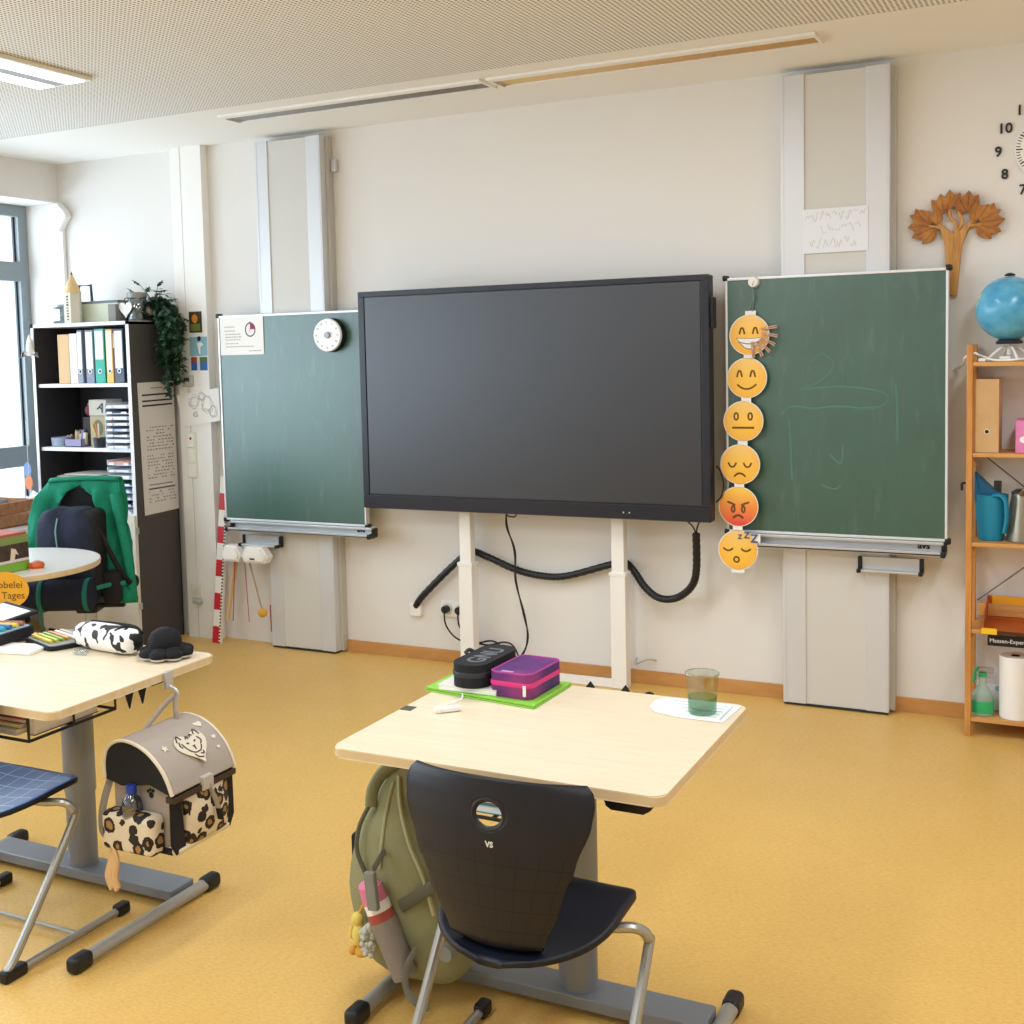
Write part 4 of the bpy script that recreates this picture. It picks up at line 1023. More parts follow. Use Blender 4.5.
# rocket, wall bracket, orange leaf
t = thing('paper_rocket', 'small white paper rocket at the upper front edge of bookcase', 'rocket', (-5.785, -.42, 1.74))
build(MB().lathe([(0, .15), (.008, .13), (.02, .09), (.024, .05), (.02, .015), (0, .012)], (-5.768, -.418, 1.735), seg=16), 'hull', 'white', t)
for a in range(3):
    build(MB().prism([(0, .06), (.045, .0), (.036, .035), (.02, .02), (0, .02)], .003, Matrix.Translation((-5.768, -.418, 1.735)) @ Matrix.Rotation(a*2.1+.2, 4, 'Z') @ XZ(0) @ Matrix.Translation((.014, 0, 0))), 'fin', 'white', t)
t = thing('wall_bracket', 'white folded bracket with conduit high in the window corner', 'bracket', (-5.87, -.03, 2.5))
build(MB().prism([(-5.955, 2.70), (-5.865, 2.722), (-5.80, 2.66), (-5.785, 2.625), (-5.86, 2.535), (-5.875, 2.56), (-5.835, 2.635), (-5.86, 2.66), (-5.93, 2.66)], .05, XZ(-.004), bev=.006), 'folded_arm', 'white', t)
build(MB().prism(ellipse(-5.90, 2.645, .045, .045, 24), .03, XZ(-.004), bev=.005), 'round_cover', 'white', t)
build(MB().box(-5.88, -5.85, -.03, -.002, 1.95, 2.56, .004), 'conduit', 'white', t)
t = thing('paper_leaf', 'orange paper leaf hanging at window beside the bookcase', 'decoration', (-5.83, -.5, .98))
def leafy(cx, cz): return [(cx-.018, cz-.045), (cx+.015, cz-.048), (cx+.034, cz-.015), (cx+.03, cz+.022), (cx+.0, cz+.045), (cx-.03, cz+.022), (cx-.034, cz-.015)]
build(MB().prism(leafy(-5.80, .975), .002, XZ(-.45), bev=.0005), 'leaf_cutout', M('leaf_orange', '#E58A5C', .7), t)
build(MB().prism(leafy(-5.81, 1.055), .002, XZ(-.447), bev=.0005), 'blue_cutout', M('leaf_blue', '#7C95C2', .7), t)
build(MB().cyl((-5.80, -.449, .99), (-5.80, -.449, 1.35), .0015, seg=6), 'thread', 'white', t)

# ================================================================== CRATE ON SILL
t = thing('wooden_crate', 'brown slatted wooden crate on the window sill', 'crate', (-5.68, -.8, .745))
k0, k1, ka, kb, kz = -5.98, -5.60, -.95, -.58, .748
for a, b in ((kz, kz+.065), (kz+.078, kz+.145)):
    build(MB().box(k0, k1, ka, ka+.012, a, b, .002), 'slat', 'crate_wood', t)
    build(MB().box(k0, k1, kb-.012, kb, a, b, .002), 'slat', 'crate_wood', t)
    build(MB().box(k0, k0+.012, ka, kb, a, b, .002), 'slat', 'crate_wood', t)
    build(MB().box(k1-.012, k1, ka, kb, a, b, .002), 'slat', 'crate_wood', t)
for x in (k0+.012, k1-.03):
    for y in (ka+.012, kb-.03): build(B(x, x+.018, y, y+.018, kz, kz+.14), 'corner_post', 'crate_wood', t)
build(B(k0, k1, ka, kb, kz-.002, kz+.006), 'bottom', 'crate_wood', t)
for i, (x, y, cc, lb, nm) in enumerate(((-5.75, -.86, '#E2C23A', 'yellow soft ball in the wooden crate', 'soft_ball'), (-5.67, -.78, '#6E6A66', 'dark grey soft ball in the wooden crate', 'soft_ball'), (-5.82, -.74, '#D9DCE4', 'white soft ball in the wooden crate', 'soft_ball'))):
    t = thing(nm, lb, 'ball', (x, y, kz), 0, None)
    build(MB().sphere((x, y, kz+.115), .05), 'ball_skin', M('ball'+cc, cc, .7), t)
    build(MB().tube([(x+.0505*math.cos(a), y+.0505*math.sin(a), kz+.115) for a in [2*PI*k/20 for k in range(20)]], .0015, 5, 1, closed=True), 'seam', 'dark_ink', t)
t = thing('crumpled_paper', 'crumpled white tissue heap on the window sill beside the crate', 'paper', (-5.66, -.48, .745))
cp = MB(); bmesh.ops.create_icosphere(cp.bm, subdivisions=3, radius=.09)
rr = random.Random(4)
for v in cp.bm.verts: v.co = Vector((v.co.x*1.2*rr.uniform(.85, 1.1)-5.70, v.co.y*.5*rr.uniform(.85, 1.1)-.50, max(.0, v.co.z+.03)*1.4*rr.uniform(.8, 1.15)+.746))
build(cp, 'tissue', 'paper', t)

# ================================================================== ROUND TABLE + SWIVEL CHAIR
TCX, TCY, TR, TZ = -4.63, -1.72, .46, .752
t = thing('round_table', 'round table with pale top and light wooden rim by the swivel chair', 'table', (TCX, TCY, 0))
build(MB().cyl((TCX, TCY, TZ-.012), (TCX, TCY, TZ), TR, TR-.001, 72), 'table_top', M('table_white', '#E7E4E0', .3), t)
build(MB().lathe([(TR-.02, -.026), (TR+.002, -.026), (TR+.004, -.014), (TR+.002, -.001), (TR-.001, -.0005), (TR-.02, -.012)], (TCX, TCY, TZ), 72), 'rim', 'birch_edge', t)
build(MB().cyl((TCX, TCY, TZ-.026), (TCX, TCY, TZ-.012), TR-.01, TR-.01, 72), 'under_board', 'birch_edge', t)
build(MB().cyl((TCX, TCY, .03), (TCX, TCY, TZ-.026), .035), 'pedestal', 'desk_metal', t)
for k in range(4):
    a = k*PI/2+.5
    build(MB().tube([(TCX, TCY, .045), (TCX+.2*math.cos(a), TCY+.2*math.sin(a), .04), (TCX+.36*math.cos(a), TCY+.36*math.sin(a), .015)], .016, 8, 4), 'leg', 'desk_metal', t)
# game box on the table
t = thing('game_box', 'game box with picture of white figure standing on the round table', 'box', (-4.47, -1.88, TZ))
build(B(-4.62, -4.362, -1.995, -1.782, TZ+.001, TZ+.165, .002), 'box_body', M('gamebox', '#7E9450', .6), t)
build(B(-4.36-.002, -4.3605, -1.992, -1.785, TZ+.045, TZ+.13), 'picture', M('box_picture', '#44352B', .6, var=.5, vscale=25), t)
build(B(-4.3612, -4.360, -1.992, -1.785, TZ+.003, TZ+.042), 'green_stripe', M('box_green', '#7FAE3C', .6), t)
build(B(-4.3612, -4.360, -1.992, -1.785, TZ+.045, TZ+.058), 'white_stripe', M('box_pale', '#D9CFC4', .6), t)
build(MB().prism([(-1.895, TZ+.055), (-1.87, TZ+.055), (-1.862, TZ+.085), (-1.845, TZ+.075), (-1.86, TZ+.105), (-1.885, TZ+.112), (-1.89, TZ+.08)], .001, Matrix(((0, 0, 1, -4.3602), (1, 0, 0, 0), (0, 1, 0, 0), (0, 0, 0, 1)))), 'white_figure', M('fig_cream', '#E6D2B8', .6), t)
build(B(-4.615, -4.366, -1.99, -1.788, TZ+.165, TZ+.178, .002), 'lid', M('lid_red', '#B5604E', .6), t)
t = thing('orange_puck', 'small round orange toy lying on the round table', 'toy', (-4.31, -1.75, TZ))
build(MB().lathe([(0, .002), (.03, .002), (.037, .014), (.032, .028), (.012, .036), (0, .036)], (-4.325, -1.775, TZ+.003)), 'shell', M('toy_orange', '#CF5A1E', .35), t)
build(MB().lathe([(0, 0), (.035, 0), (.035, .006), (0, .006)], (-4.325, -1.775, TZ)), 'base', M('toy_base', '#E8C9A8', .5), t)
# oval sign on the table edge
sr = .474
sc = Vector((-4.254, -2.026, .705))
sm = Matrix.Translation(sc) @ Matrix.Rotation(sr, 4, 'Z') @ Matrix.Rotation(PI/2, 4, 'X')
t = thing('oval_sign', 'yellow oval paper sign with handwriting hanging from the round table edge', 'sign', tuple(sc-Vector((0, 0, .1))))
build(MB().prism(ellipse(0, 0, .108, .083, 40), .003, sm), 'sign_disc', M('sign_yellow', '#E2A527', .6), t)
text('Knobelei', .045, sm @ Matrix.Translation((0, .024, .0035)), M('sign_ink', '#6A4A18', .8), t)
text('des Tages', .045, sm @ Matrix.Translation((0, -.024, .0035)), 'sign_ink', t)

# swivel chair
CP = Matrix.Translation((-4.80, -.95, 0)) @ Matrix.Rotation(.474, 4, 'Z')
t = thing('swivel_chair', 'black office swivel chair under the green jacket behind round table', 'office chair', (-4.80, -.95, 0), .474)
def cb(*a, **k): return MB().box(*a, **k).xf(CP)
build(MB().box(-.17, .15, -.03, .03, .52, 1.055, .028, seg=4).xf(CP), 'backrest', 'black_fabric', t)
build(MB().box(-.21, .17, .0, .30, .42, .50, .035, seg=4).xf(CP), 'seat', 'black_fabric', t)
mc = MB().box(-.10, .02, -.03, .2, .34, .42, .015).xf(CP)
build(mc, 'mechanism', 'black_plastic', t)
build(MB().tube([(0, -.02, .38), (0, -.07, .42), (0, -.05, .60)], .018, 8, 4).xf(CP), 'back_bar', 'black_plastic', t)
build(MB().box(.02, .17, -.04, .0, .375, .395, .006).xf(CP), 'lever', 'black_plastic', t)
build(MB().cyl((-.05, .08, .09), (-.05, .08, .36), .026).cyl((-.05, .08, .2), (-.05, .08, .36), .033).xf(CP), 'gas_column', 'alu', t)
for k in range(5):
    a = k*2*PI/5+.3
    ar = build(MB().tube([(-.05, .08, .105), (-.05+.15*math.cos(a), .08+.15*math.sin(a), .1), (-.05+.29*math.cos(a), .08+.29*math.sin(a), .075)], .018, 8, 3).xf(CP), 'base_arm', 'black_plastic', t)
    build(MB().cyl((-.05+.29*math.cos(a)-.012, .08+.29*math.sin(a), .031), (-.05+.29*math.cos(a)+.012, .08+.29*math.sin(a), .031), .029).xf(CP), 'caster', 'black_plastic', ar)

# green jacket draped over the chair back
t = thing('green_jacket', 'bright green jacket draped over the back of swivel chair', 'jacket', (-4.80, -.95, .42), .474)
OUT = [(-.201, 1.082), (-.068, 1.097), (.06, 1.09), (.171, 1.078), (.192, .966), (.214, .858), (.246, .749), (.241, .642), (.262, .424), (.195, .43), (.128, .509), (.085, .646), (.066, .754), (.061, .915), (.04, 1.0), (.005, 1.045), (-.04, 1.055), (-.098, 1.026), (-.154, .974), (-.183, .921), (-.215, .815), (-.235, .734), (-.265, .53), (-.30, .56), (-.322, .736), (-.315, .870), (-.269, 1.004)]
def sheet_mesh(outline, yfn, cuts=3):
    b = bmesh.new(); vs = [b.verts.new((x, 0, z)) for x, z in outline]
    f = b.faces.new(vs); bmesh.ops.triangulate(b, faces=[f])
    for _ in range(cuts):
        bmesh.ops.subdivide_edges(b, edges=[e for e in b.edges if e.calc_length() > .035], cuts=1)
        bmesh.ops.triangulate(b, faces=b.faces[:])
    for v in b.verts: v.co.y = yfn(v.co.x, v.co.z)
    return b
def jy(x, z):
    f = .018*math.sin(x*38+z*9)+.010*math.sin(x*70-z*26+1.3)
    top = max(0, (z-1.0)/.09)
    return -.055-.09*max(0, min(1, (1.06-z)*1.6))*(.5+abs(x)*1.2)+f*(1-top)+.03*top
jm = MB(); jm.merge(sheet_mesh(OUT, jy)); jm.xf(Matrix.Translation((0, 0, -.012)) @ CP)
GR = M('jacket_green', '#0A8062', .85, var=.12, vscale=14, bump=.3, bscale=40)
build(jm, 'front_cloth', GR, t, solid=.014, sharp=80)
bk = MB()
bk.grid(lambda u, v: (-.205+.375*u+.02*math.sin(v*5), .025+.04*v+.012*math.sin(u*20), 1.085-.45*v+.008*math.sin(u*9)), 18, 14)
bk.grid(lambda u, v: (-.205+.375*u, -.045+.085*v, 1.083+.012*math.sin(PI*v)+.008*math.sin(u*PI)), 18, 6)
bk.xf(Matrix.Translation((0, 0, -.018)) @ CP); build(bk, 'rear_cloth', GR, t, solid=.012, sharp=80)
sl = MB(); sl.tube([(.165, -.09, 1.0), (.19, -.11, .86), (.225, -.12, .66), (.24, -.1, .45)], lambda u: .03-.006*u, 12); sl.xf(CP)
build(sl, 'sleeve', GR, t, sharp=80)

# dark rucksack hanging on the chair
t = thing('dark_rucksack', 'dark navy rucksack with teal straps hanging on the swivel chair', 'rucksack', (-4.80, -.95, .4), .474)
def loft(sections, n=28, p=3.2):
    """sections: (cx, cy, z, halfx, halfy); super-elliptic rings"""
    mb = MB(); rows = []
    for cx, cy, z, hx, hy in sections:
        r_ = []
        for k in range(n):
            a = 2*PI*k/n; ca, sa = math.cos(a), math.sin(a)
            r_.append(mb.bm.verts.new((cx+hx*math.copysign(abs(ca)**(2/p), ca), cy+hy*math.copysign(abs(sa)**(2/p), sa), z)))
        rows.append(r_)
    for a, b in zip(rows, rows[1:]):
        for k in range(n): mb.bm.faces.new((a[k], a[(k+1) % n], b[(k+1) % n], b[k]))
    mb.bm.faces.new(rows[0][::-1]); mb.bm.faces.new(rows[-1])
    return mb
rk = loft([(-.06, -.16, .40, .11, .06), (-.06, -.17, .43, .15, .085), (-.058, -.18, .6, .165, .1), (-.058, -.18, .8, .165, .1), (-.058, -.18, .88, .16, .095), (-.058, -.17, .925, .14, .07), (-.058, -.165, .94, .10, .04)])
for v in rk.bm.verts:
    v.co += Vector((.006*math.sin(v.co.z*40), .012*math.sin(v.co.x*50+v.co.z*20), .01*math.sin(v.co.x*38)))
rk.xf(CP); build(rk, 'main_bag', 'navy_fabric', t, sub=1)
build(MB().box(-.03, .115, -.245, -.07, .50, .93, .04, seg=4).xf(CP), 'padded_panel', 'black_fabric', t)
build(MB().tube([(-.09, -.262, .895), (-.095, -.285, .83), (-.09, -.287, .75), (-.092, -.285, .68)], .004, 6).xf(CP), 'cord', M('cord_teal', '#6FA39A', .7), t)
build(MB().cyl((-.262, -.30, .50), (.085, -.30, .50), .082, seg=28).xf(CP), 'bottom_roll', M('roll_navy', '#141B33', .8), t)
for x in (-.165, .07):
    build(MB().tube([(x, -.30+.086*math.cos(a), .50+.086*math.sin(a)) for a in [2*PI*k/20 for k in range(20)]], .012, 6, 1, ry=.003, closed=True).xf(CP), 'roll_strap', 'teal_strap', t)
build(MB().tube([(-.17, -.33, .42), (-.185, -.31, .37), (-.175, -.29, .32)], .014, 6, ry=.004).xf(CP), 'hanging_strap', 'teal_strap', t)
build(MB().tube([(.10, -.22, .84), (.15, -.18, .70), (.2, -.15, .58), (.24, -.13, .52)], .016, 8, ry=.006).xf(CP), 'shoulder_strap', 'black_fabric', t)
build(MB().tube([(.09, -.24, .52), (.15, -.2, .53), (.22, -.16, .53)], .012, 8, ry=.004).xf(CP), 'hip_strap', 'teal_strap', t)
build(MB().box(.1, .2, -.2, -.12, .42, .6, .03).xf(CP), 'side_pocket', 'black_fabric', t)

# ================================================================== STUDENT DESKS
def desk(x0, x1, y0, y1, ycol, xc, fa, fb, label):
    t = thing('student_desk', label, 'desk', ((x0+x1)/2, (y0+y1)/2, 0))
    z1, z0 = .751, .726
    build(MB().prism(rrect(x0, x1, y0, y1, .03), z1-z0, Matrix.Translation((0, 0, z0)), bev=.003, sidemat=1), 'table_top', ['birch_top', 'birch_edge'], t)
    cm = build(MB().lathe([(0, .05), (.05, .05), (.05, .30), (.05, .42)], (xc, ycol, 0), 32, ell=(1.05, .85)), 'column', 'desk_metal', t)
    build(MB().lathe([(0, .3), (.054, .3), (.054, .70), (0, .70)], (xc, ycol, 0), 32, ell=(1.05, .85)), 'outer_column', 'desk_metal', cm)
    build(MB().box(xc-.12, xc+.12, ycol-.10, ycol+.10, .70, .7255, .004).box(x0+.08, x1-.08, ycol-.03, ycol+.03, .69, .725, .003), 'top_frame', 'dark_metal', t)
    build(MB().box(x0+.02, x1-.02, ycol-.055, ycol+.055, .018, .052, .006), 'base_beam', 'desk_metal', t)
    for x in (x0-.005, x1+.002):
        f = build(MB().tube([(x, fa+.03, .024), (x, fb-.03, .024)], .019, 14, 0, ry=.021), 'foot_rail', M('rail_metal', '#A3A19B', .4, .4), t)
        for ya, yb in ((fa, fa+.075), (fb-.075, fb)):
            build(MB().box(x-.023, x+.023, ya, yb, 0, .048, .016, seg=4), 'end_cap', 'black_plastic', f)
    return t
d1 = desk(-1.64, -.793, -3.352, -2.63, -2.945, -1.165, -3.30, -2.78, 'student desk with birch top carrying purple and black pencil cases')
d2 = desk(-3.36, -2.505, -3.415, -2.722, -2.905, -2.945, -3.40, -2.765, 'student desk with birch top carrying cow print case and plush toy')
# height paddle + steel bag hook as desk parts
build(MB().prism([(-.94, .712), (-.938, .70), (-.925, .692), (-.85, .692), (-.835, .702), (-.815, .726), (-.94, .726)], .10, XZ(-3.22), bev=.004), 'height_paddle', M('paddle_black', '#1A1416', .4), d1)
build(B(-1.62, -1.60, -3.01, -2.98, .70, .727, .003), 'bag_hook', 'dark_metal', d1)
build(MB().tube([(-1.61, -2.995, .71), (-1.665, -2.995, .70), (-1.672, -2.995, .675), (-1.655, -2.995, .665)], .005, 8), 'bag_hook', 'dark_metal', d1)
build(MB().box(-2.505, -2.49, -2.975, -2.945, .70, .755, .003).tube([(-2.50, -2.96, .71), (-2.47, -2.96, .70), (-2.463, -2.96, .685), (-2.475, -2.96, .672)], .005, 8), 'bag_hook', 'alu', d2)
# wire basket under each desk
for dk, x0, x1, yb in ((d2, -3.22, -2.66, -3.36), (d1, -1.42, -1.1, -3.34)):
    wb = MB()
    for y in (yb, yb+.17, yb+.34): wb.tube([(x0, y, .72), (x0, y, .635), (x1, y, .635), (x1, y, .72)], .005, 6, 0)
    for x in (x0, (x0*2+x1)/3, (x0+2*x1)/3, x1): wb.tube([(x, yb, .635), (x, yb+.34, .635)], .005, 6, 0)
    build(wb, 'wire_basket', 'dark_metal', dk)
def book(x0, x1, y0, y1, z0, z1, col, label):
    t = thing('exercise_book', label, 'book', ((x0+x1)/2, (y0+y1)/2, z0))
    c_ = M('bk'+col, col, .55)
    build(MB().box(x0, x1, y0, y1, z0, z0+.0018).box(x0, x1, y0, y1, z1-.0018, z1).box(x0, x0+.0018, y0, y1, z0, z1), 'cover', c_, t)
    build(B(x0+.002, x1-.003, y0+.003, y1-.003, z0+.0019, z1-.0019), 'page_block', 'paper', t)
zz = .641
for k, (h_, cc, lb) in enumerate(((.018, '#E3DCCB', 'cream book at the bottom of pile under the desk with plush'), (.014, '#C9C15A', 'yellow green book second in pile under desk with plush'), (.013, '#C4554A', 'red book third in pile under desk with plush'), (.016, '#B49A6A', 'tan book topmost in pile under desk with plush'))):
    book(-3.0+.012*k, -2.72+.01*k, -3.35+.006*k, -3.10, zz, zz+h_, cc, lb); zz += h_+.0006
book(-2.70, -2.67, -3.33, -3.08, .641, .70, '#7E3038', 'maroon book standing upright in basket under desk with plush')
book(-1.40, -1.12, -3.33, -3.10, .641, .662, '#2C7C86', 'teal book in basket under the desk with pencil cases')
book(-1.38, -1.16, -3.325, -3.11, .6625, .682, '#8A7468', 'brown book lying on the teal book under the desk')
# black pointed clips
for i, (x, lb) in enumerate(((-1.245, 'black pointed clip at rear edge of desk, nearest the purple case'), (-1.14, 'black pointed clip at rear edge of desk, middle one'), (-1.07, 'black pointed clip at rear edge of desk, nearest the drinking glass'))):
    t = thing('pointed_clip', lb, 'clip', (x, -2.625, .72), 0, 'black pointed clips on the rear desk edge')
    build(MB().prism([(x-.014, .72), (x+.014, .72), (x+.012, .753), (x, .768 if i < 2 else .757), (x-.012, .753)], .006, XZ(-2.622), bev=.001), 'clip_blade', 'black_plastic', t)
for y, lb in ((-3.10, 'black pointed tab hanging under desk edge, nearer the chair'), (-3.045, 'black pointed tab hanging under desk edge, nearer the satchel')):
    t = thing('pointed_tab', lb, 'tab', (-2.53, y, .68), 0, 'black pointed tabs under the desk edge')
    build(MB().prism([(y-.016, .725), (y+.022, .725), (y+.002, .672)], .006, Matrix(((0, 0, 1, -2.53), (1, 0, 0, 0), (0, 1, 0, 0), (0, 0, 0, 1))), bev=.001), 'tab_blade', 'black_fabric', t)

# ---- on the front desk
ZT = .752
t = thing('green_folder', 'bright green paper folder under the pencil cases on front desk', 'folder', (-1.48, -2.73, ZT))
GF = M('folder_green', '#8ED04A', .5)
for k, dz in enumerate((0, .006)):
    build(MB().prism([(-1.665+.004*k, -2.835), (-1.305, -2.882), (-1.30, -2.635), (-1.655, -2.64)], .004, Matrix.Translation((0, 0, ZT+dz))), 'cover', GF, t)
build(MB().prism([(-1.655, -2.828), (-1.312, -2.872), (-1.306, -2.64), (-1.65, -2.645)], .0022, Matrix.Translation((0, 0, ZT+.004))), 'inner_sheets', 'paper', t)
t = thing('white_notepad', 'white notepad lying on the green folder beneath black pencil case', 'notepad', (-1.53, -2.75, ZT+.01))
build(MB().box(-1.615, -1.435, -2.845, -2.655, ZT+.0105, ZT+.024, .002), 'page_block', 'paper', t)
build(MB().box(-1.617, -1.433, -2.847, -2.652, ZT+.024, ZT+.0265, .001), 'cover', M('pad_cover', '#E6E3DE', .5), t)
def case(x0, x1, y0, y1, z0, z1, mt, name, label, zipmat, rz=0, bev=.03):
    cx, cy = (x0+x1)/2, (y0+y1)/2
    m = Matrix.Translation((cx, cy, 0)) @ Matrix.Rotation(rz, 4, 'Z') @ Matrix.Translation((-cx, -cy, 0))
    t = thing(name, label, 'pencil case', (cx, cy, z0), rz)
    zm = z0+(z1-z0)*.55
    out = rrect(x0, x1, y0, y1, bev, 12)
    body = MB().prism(out, z1-z0, Matrix.Translation((0, 0, z0)), bev=.005); body.xf(m)
    build(body, 'case_body', mt, t)
    def ring(grow, za, zb):
        ctr = rrect(x0-grow, x1+grow, y0-grow, y1+grow, bev, 12)
        return MB().tube([(x, y, (za+zb)/2) for x, y in ctr], (zb-za)/2, 6, 0, ry=.002, closed=True).xf(m)
    build(ring(.0008, zm-.007, zm+.007), 'zipper', zipmat, t)
    return t, m
t, m = case(-1.575, -1.468, -2.86, -2.61, ZT+.027, ZT+.092, 'black_fabric', 'black_pencil_case', 'black zipped pencil case with grey lettering on the white notepad', M('zip_dark', '#2B2D33', .5), -.03, .05)
text('GNU', .075, m @ Matrix.Translation((-1.515, -2.74, ZT+.0925)) @ Matrix.Rotation(PI/2-.0, 4, 'Z'), M('case_print', '#6C6F76', .7), t, bold=.0008)
build(MB().tube([(-1.57, -2.70, ZT+.085), (-1.585, -2.71, ZT+.095), (-1.59, -2.725, ZT+.088)], .006, 6), 'zip_pull', 'zip_dark', t)
t, m = case(-1.452, -1.325, -2.845, -2.65, ZT+.011, ZT+.079, 'purple_fabric', 'purple_pencil_case', 'purple and pink zipped pencil case on the green folder', M('zip_pink', '#D92F7E', .5), -.05, .018)
build(MB().tube([(x, y, ZT+.0785) for x, y in rrect(-1.450, -1.327, -2.843, -2.652, .018, 5)], .003, 6, 0, closed=True).xf(m), 'piping', M('piping_pink', '#A83C8C', .6), t)
build(MB().box(-1.346, -1.337, -2.851, -2.846, ZT+.02, ZT+.05, .002).xf(m), 'zip_pull', 'paper', t)
build(MB().box(-1.42, -1.385, -2.835, -2.826, ZT+.0792, ZT+.0802).xf(m), 'badge', M('badge_pink', '#C79BD0', .5), t)
t = thing('white_tag', 'small white plastic tag with cord on the front desk', 'tag', (-1.51, -2.98, ZT))
tm = Matrix.Translation((-1.505, -2.985, ZT)) @ Matrix.Rotation(.75, 4, 'Z')
build(MB().box(-.03, .03, -.011, .011, 0, .014, .005).xf(tm), 'tag_body', 'white', t)
build(MB().sphere((-.03, 0, .008), .014, (1, 1, .8)).xf(tm), 'tag_end', M('tag_end', '#F3E9DF', .5), t)
build(MB().tube([(-1.525, -3.0, ZT+.012), (-1.53, -2.95, ZT+.006), (-1.52, -2.89, ZT+.006), (-1.53, -2.862, ZT+.012)], .0022, 5), 'cord', 'paper', t)
t = thing('printed_sheet', 'white paper shape with pale blue print under the drinking glass', 'paper', (-.91, -2.71, ZT))
build(MB().prism([(-1.03, -2.745), (-1.0, -2.785), (-.93, -2.805), (-.815, -2.805), (-.807, -2.65), (-.95, -2.642), (-1.018, -2.65), (-1.033, -2.69)], .0012, Matrix.Translation((0, 0, ZT))), 'sheet', 'paper', t)
pr = MB()
for k in range(5): pr.box(-.99+.02*k, -.84, -2.67-.026*k, -2.664-.026*k, ZT+.0012, ZT+.0016)
pr.box(-.83, -.824, -2.79, -2.66, ZT+.0012, ZT+.0016)
build(pr, 'print', M('print_blue', '#B7C6D8', .8), t)
t = thing('drinking_glass', 'grey green drinking glass on the corner of front desk', 'glass', (-.885, -2.745, ZT+.0015))
gl = [(0, .0), (.033, .0), (.036, .004), (.0375, .04), (.0445, .106), (.0425, .106), (.0355, .04), (.033, .012), (0, .010)]
build(MB().lathe(gl, (-.885, -2.745, ZT+.0015), 40), 'glass_body', 'tumbler_glass', t)
build(MB().lathe([(0, .001), (.0345, .001), (.0368, .006), (.038, .045), (.0362, .045), (.034, .013), (0, .011)], (-.885, -2.745, ZT+.0014), 40), 'teal_base', (_glass('glass_teal', '#DCECE7', .05), MATS['glass_teal'])[1], t)
build(MB().lathe([(.0425, .1045), (.0437, .107), (.0447, .1045)], (-.885, -2.745, ZT+.0015), 40), 'rim', M('glass_rim', '#8E9A86', .1), t)
build(B(-1.638, -1.606, -3.02, -2.985, ZT-.0005, ZT+.0008), 'tape_scrap', M('tape_grey', '#54544E', .5), label='small dark tape scrap on edge of front desk', cat='tape')

# ---- on the left desk
t = thing('cow_print_case', 'plump black and white cow print pencil case on desk', 'pencil case', (-2.92, -2.81, ZT))
cc_ = loft([(0, 0, -.145, .012, .012), (0, 0, -.139, .034, .036), (0, 0, -.115, .043, .046), (0, 0, 0, .045, .049), (0, 0, .115, .043, .046), (0, 0, .139, .034, .036), (0, 0, .145, .012, .012)], 28, 2.4)
ROT = Matrix.Translation((-2.868, -2.825, ZT+.044)) @ Matrix.Rotation(-.12, 4, 'Z') @ Matrix.Rotation(PI/2, 4, 'Y')
build(cc_.xf(ROT), 'case_body', 'cow_fabric', t, sub=1, sharp=80)
build(MB().tube([(-.034, .034, -.12), (-.041, .028, .0), (-.041, .026, .10), (-.026, .02, .143)], .006, 8).xf(ROT), 'zipper', 'black_fabric', t)
build(MB().tube([(-.036, -.03, .07), (-.045, .0, .09), (-.036, .03, .12)], .004, 6).xf(ROT), 'side_seam', 'black_fabric', t)
t = thing('plush_octopus', 'small black plush octopus at the desk corner', 'plush toy', (-2.63, -2.80, ZT))
ox, oy = -2.625, -2.82
build(MB().lathe([(0, .02), (.045, .02), (.054, .036), (.053, .06), (.041, .082), (.02, .094), (0, .096)], (ox-.005, oy, ZT), 32), 'head', M('plush_black', '#0D0D11', .85, bump=.2, bscale=150), t, sharp=80)
for k in range(8):
    a = k*PI/4+.3
    tn = build(MB().sphere((ox+.060*math.cos(a), oy+.060*math.sin(a), ZT+.020), .030, (1, 1, .55)).sphere((ox+.045*math.cos(a), oy+.045*math.sin(a), ZT+.024), .030, (1, 1, .6)), 'tentacle', 'plush_black', t, sharp=80)
    build(MB().sphere((ox+.060*math.cos(a), oy+.060*math.sin(a), ZT+.009), .027, (1, 1, .3)), 'pale_underside', M('plush_pale', '#C9C3BE', .85), tn)
build(MB().sphere((-2.925, -2.905, ZT+.011), .018, (1.2, .8, .6)).sphere((-2.90, -2.90, ZT+.009), .012), 'clear_wrapper', 'clear_plastic', label='crumpled clear plastic wrapper in front of the cow print case', cat='wrapper')
# open pencil case with pencils
t = thing('open_pencil_case', 'open dark pencil case with grey lining full of pencils', 'pencil case', (-3.2, -2.8, ZT))
o1 = Matrix.Translation((-3.11, -2.795, ZT)) @ Matrix.Rotation(-.36, 4, 'Z') @ Matrix.Diagonal((1.1, 1.05, 1, 1))
build(MB().prism(rrect(-.10, .10, -.085, .085, .02), .014, o1, bev=.004), 'lid_flap', 'black_fabric', t)
build(MB().prism(rrect(-.092, .092, -.077, .077, .018), .002, o1 @ Matrix.Translation((0, 0, .014))), 'grey_lining', M('lining_grey', '#9A9C9A', .8), t)
o2 = Matrix.Translation((-3.335, -2.885, ZT+.012)) @ Matrix.Rotation(.1, 4, 'Z')
build(MB().prism(rrect(-.10, .10, -.095, .095, .02), .034, o2, bev=.006), 'case_tray', 'black_fabric', t)
build(MB().prism(rrect(-.09, .09, -.085, .085, .018), .002, o2 @ Matrix.Translation((0, 0, .034))), 'tray_lining', M('lining_blue', '#8FA9B8', .8), t)
PC = (('#D9C23A', 'yellow'), ('#B8C43C', 'lime green'), ('#8FA83A', 'olive green'), ('#C98A3A', 'ochre'), ('#E7E3DA', 'white'), ('#C9A9A0', 'pale pink'))
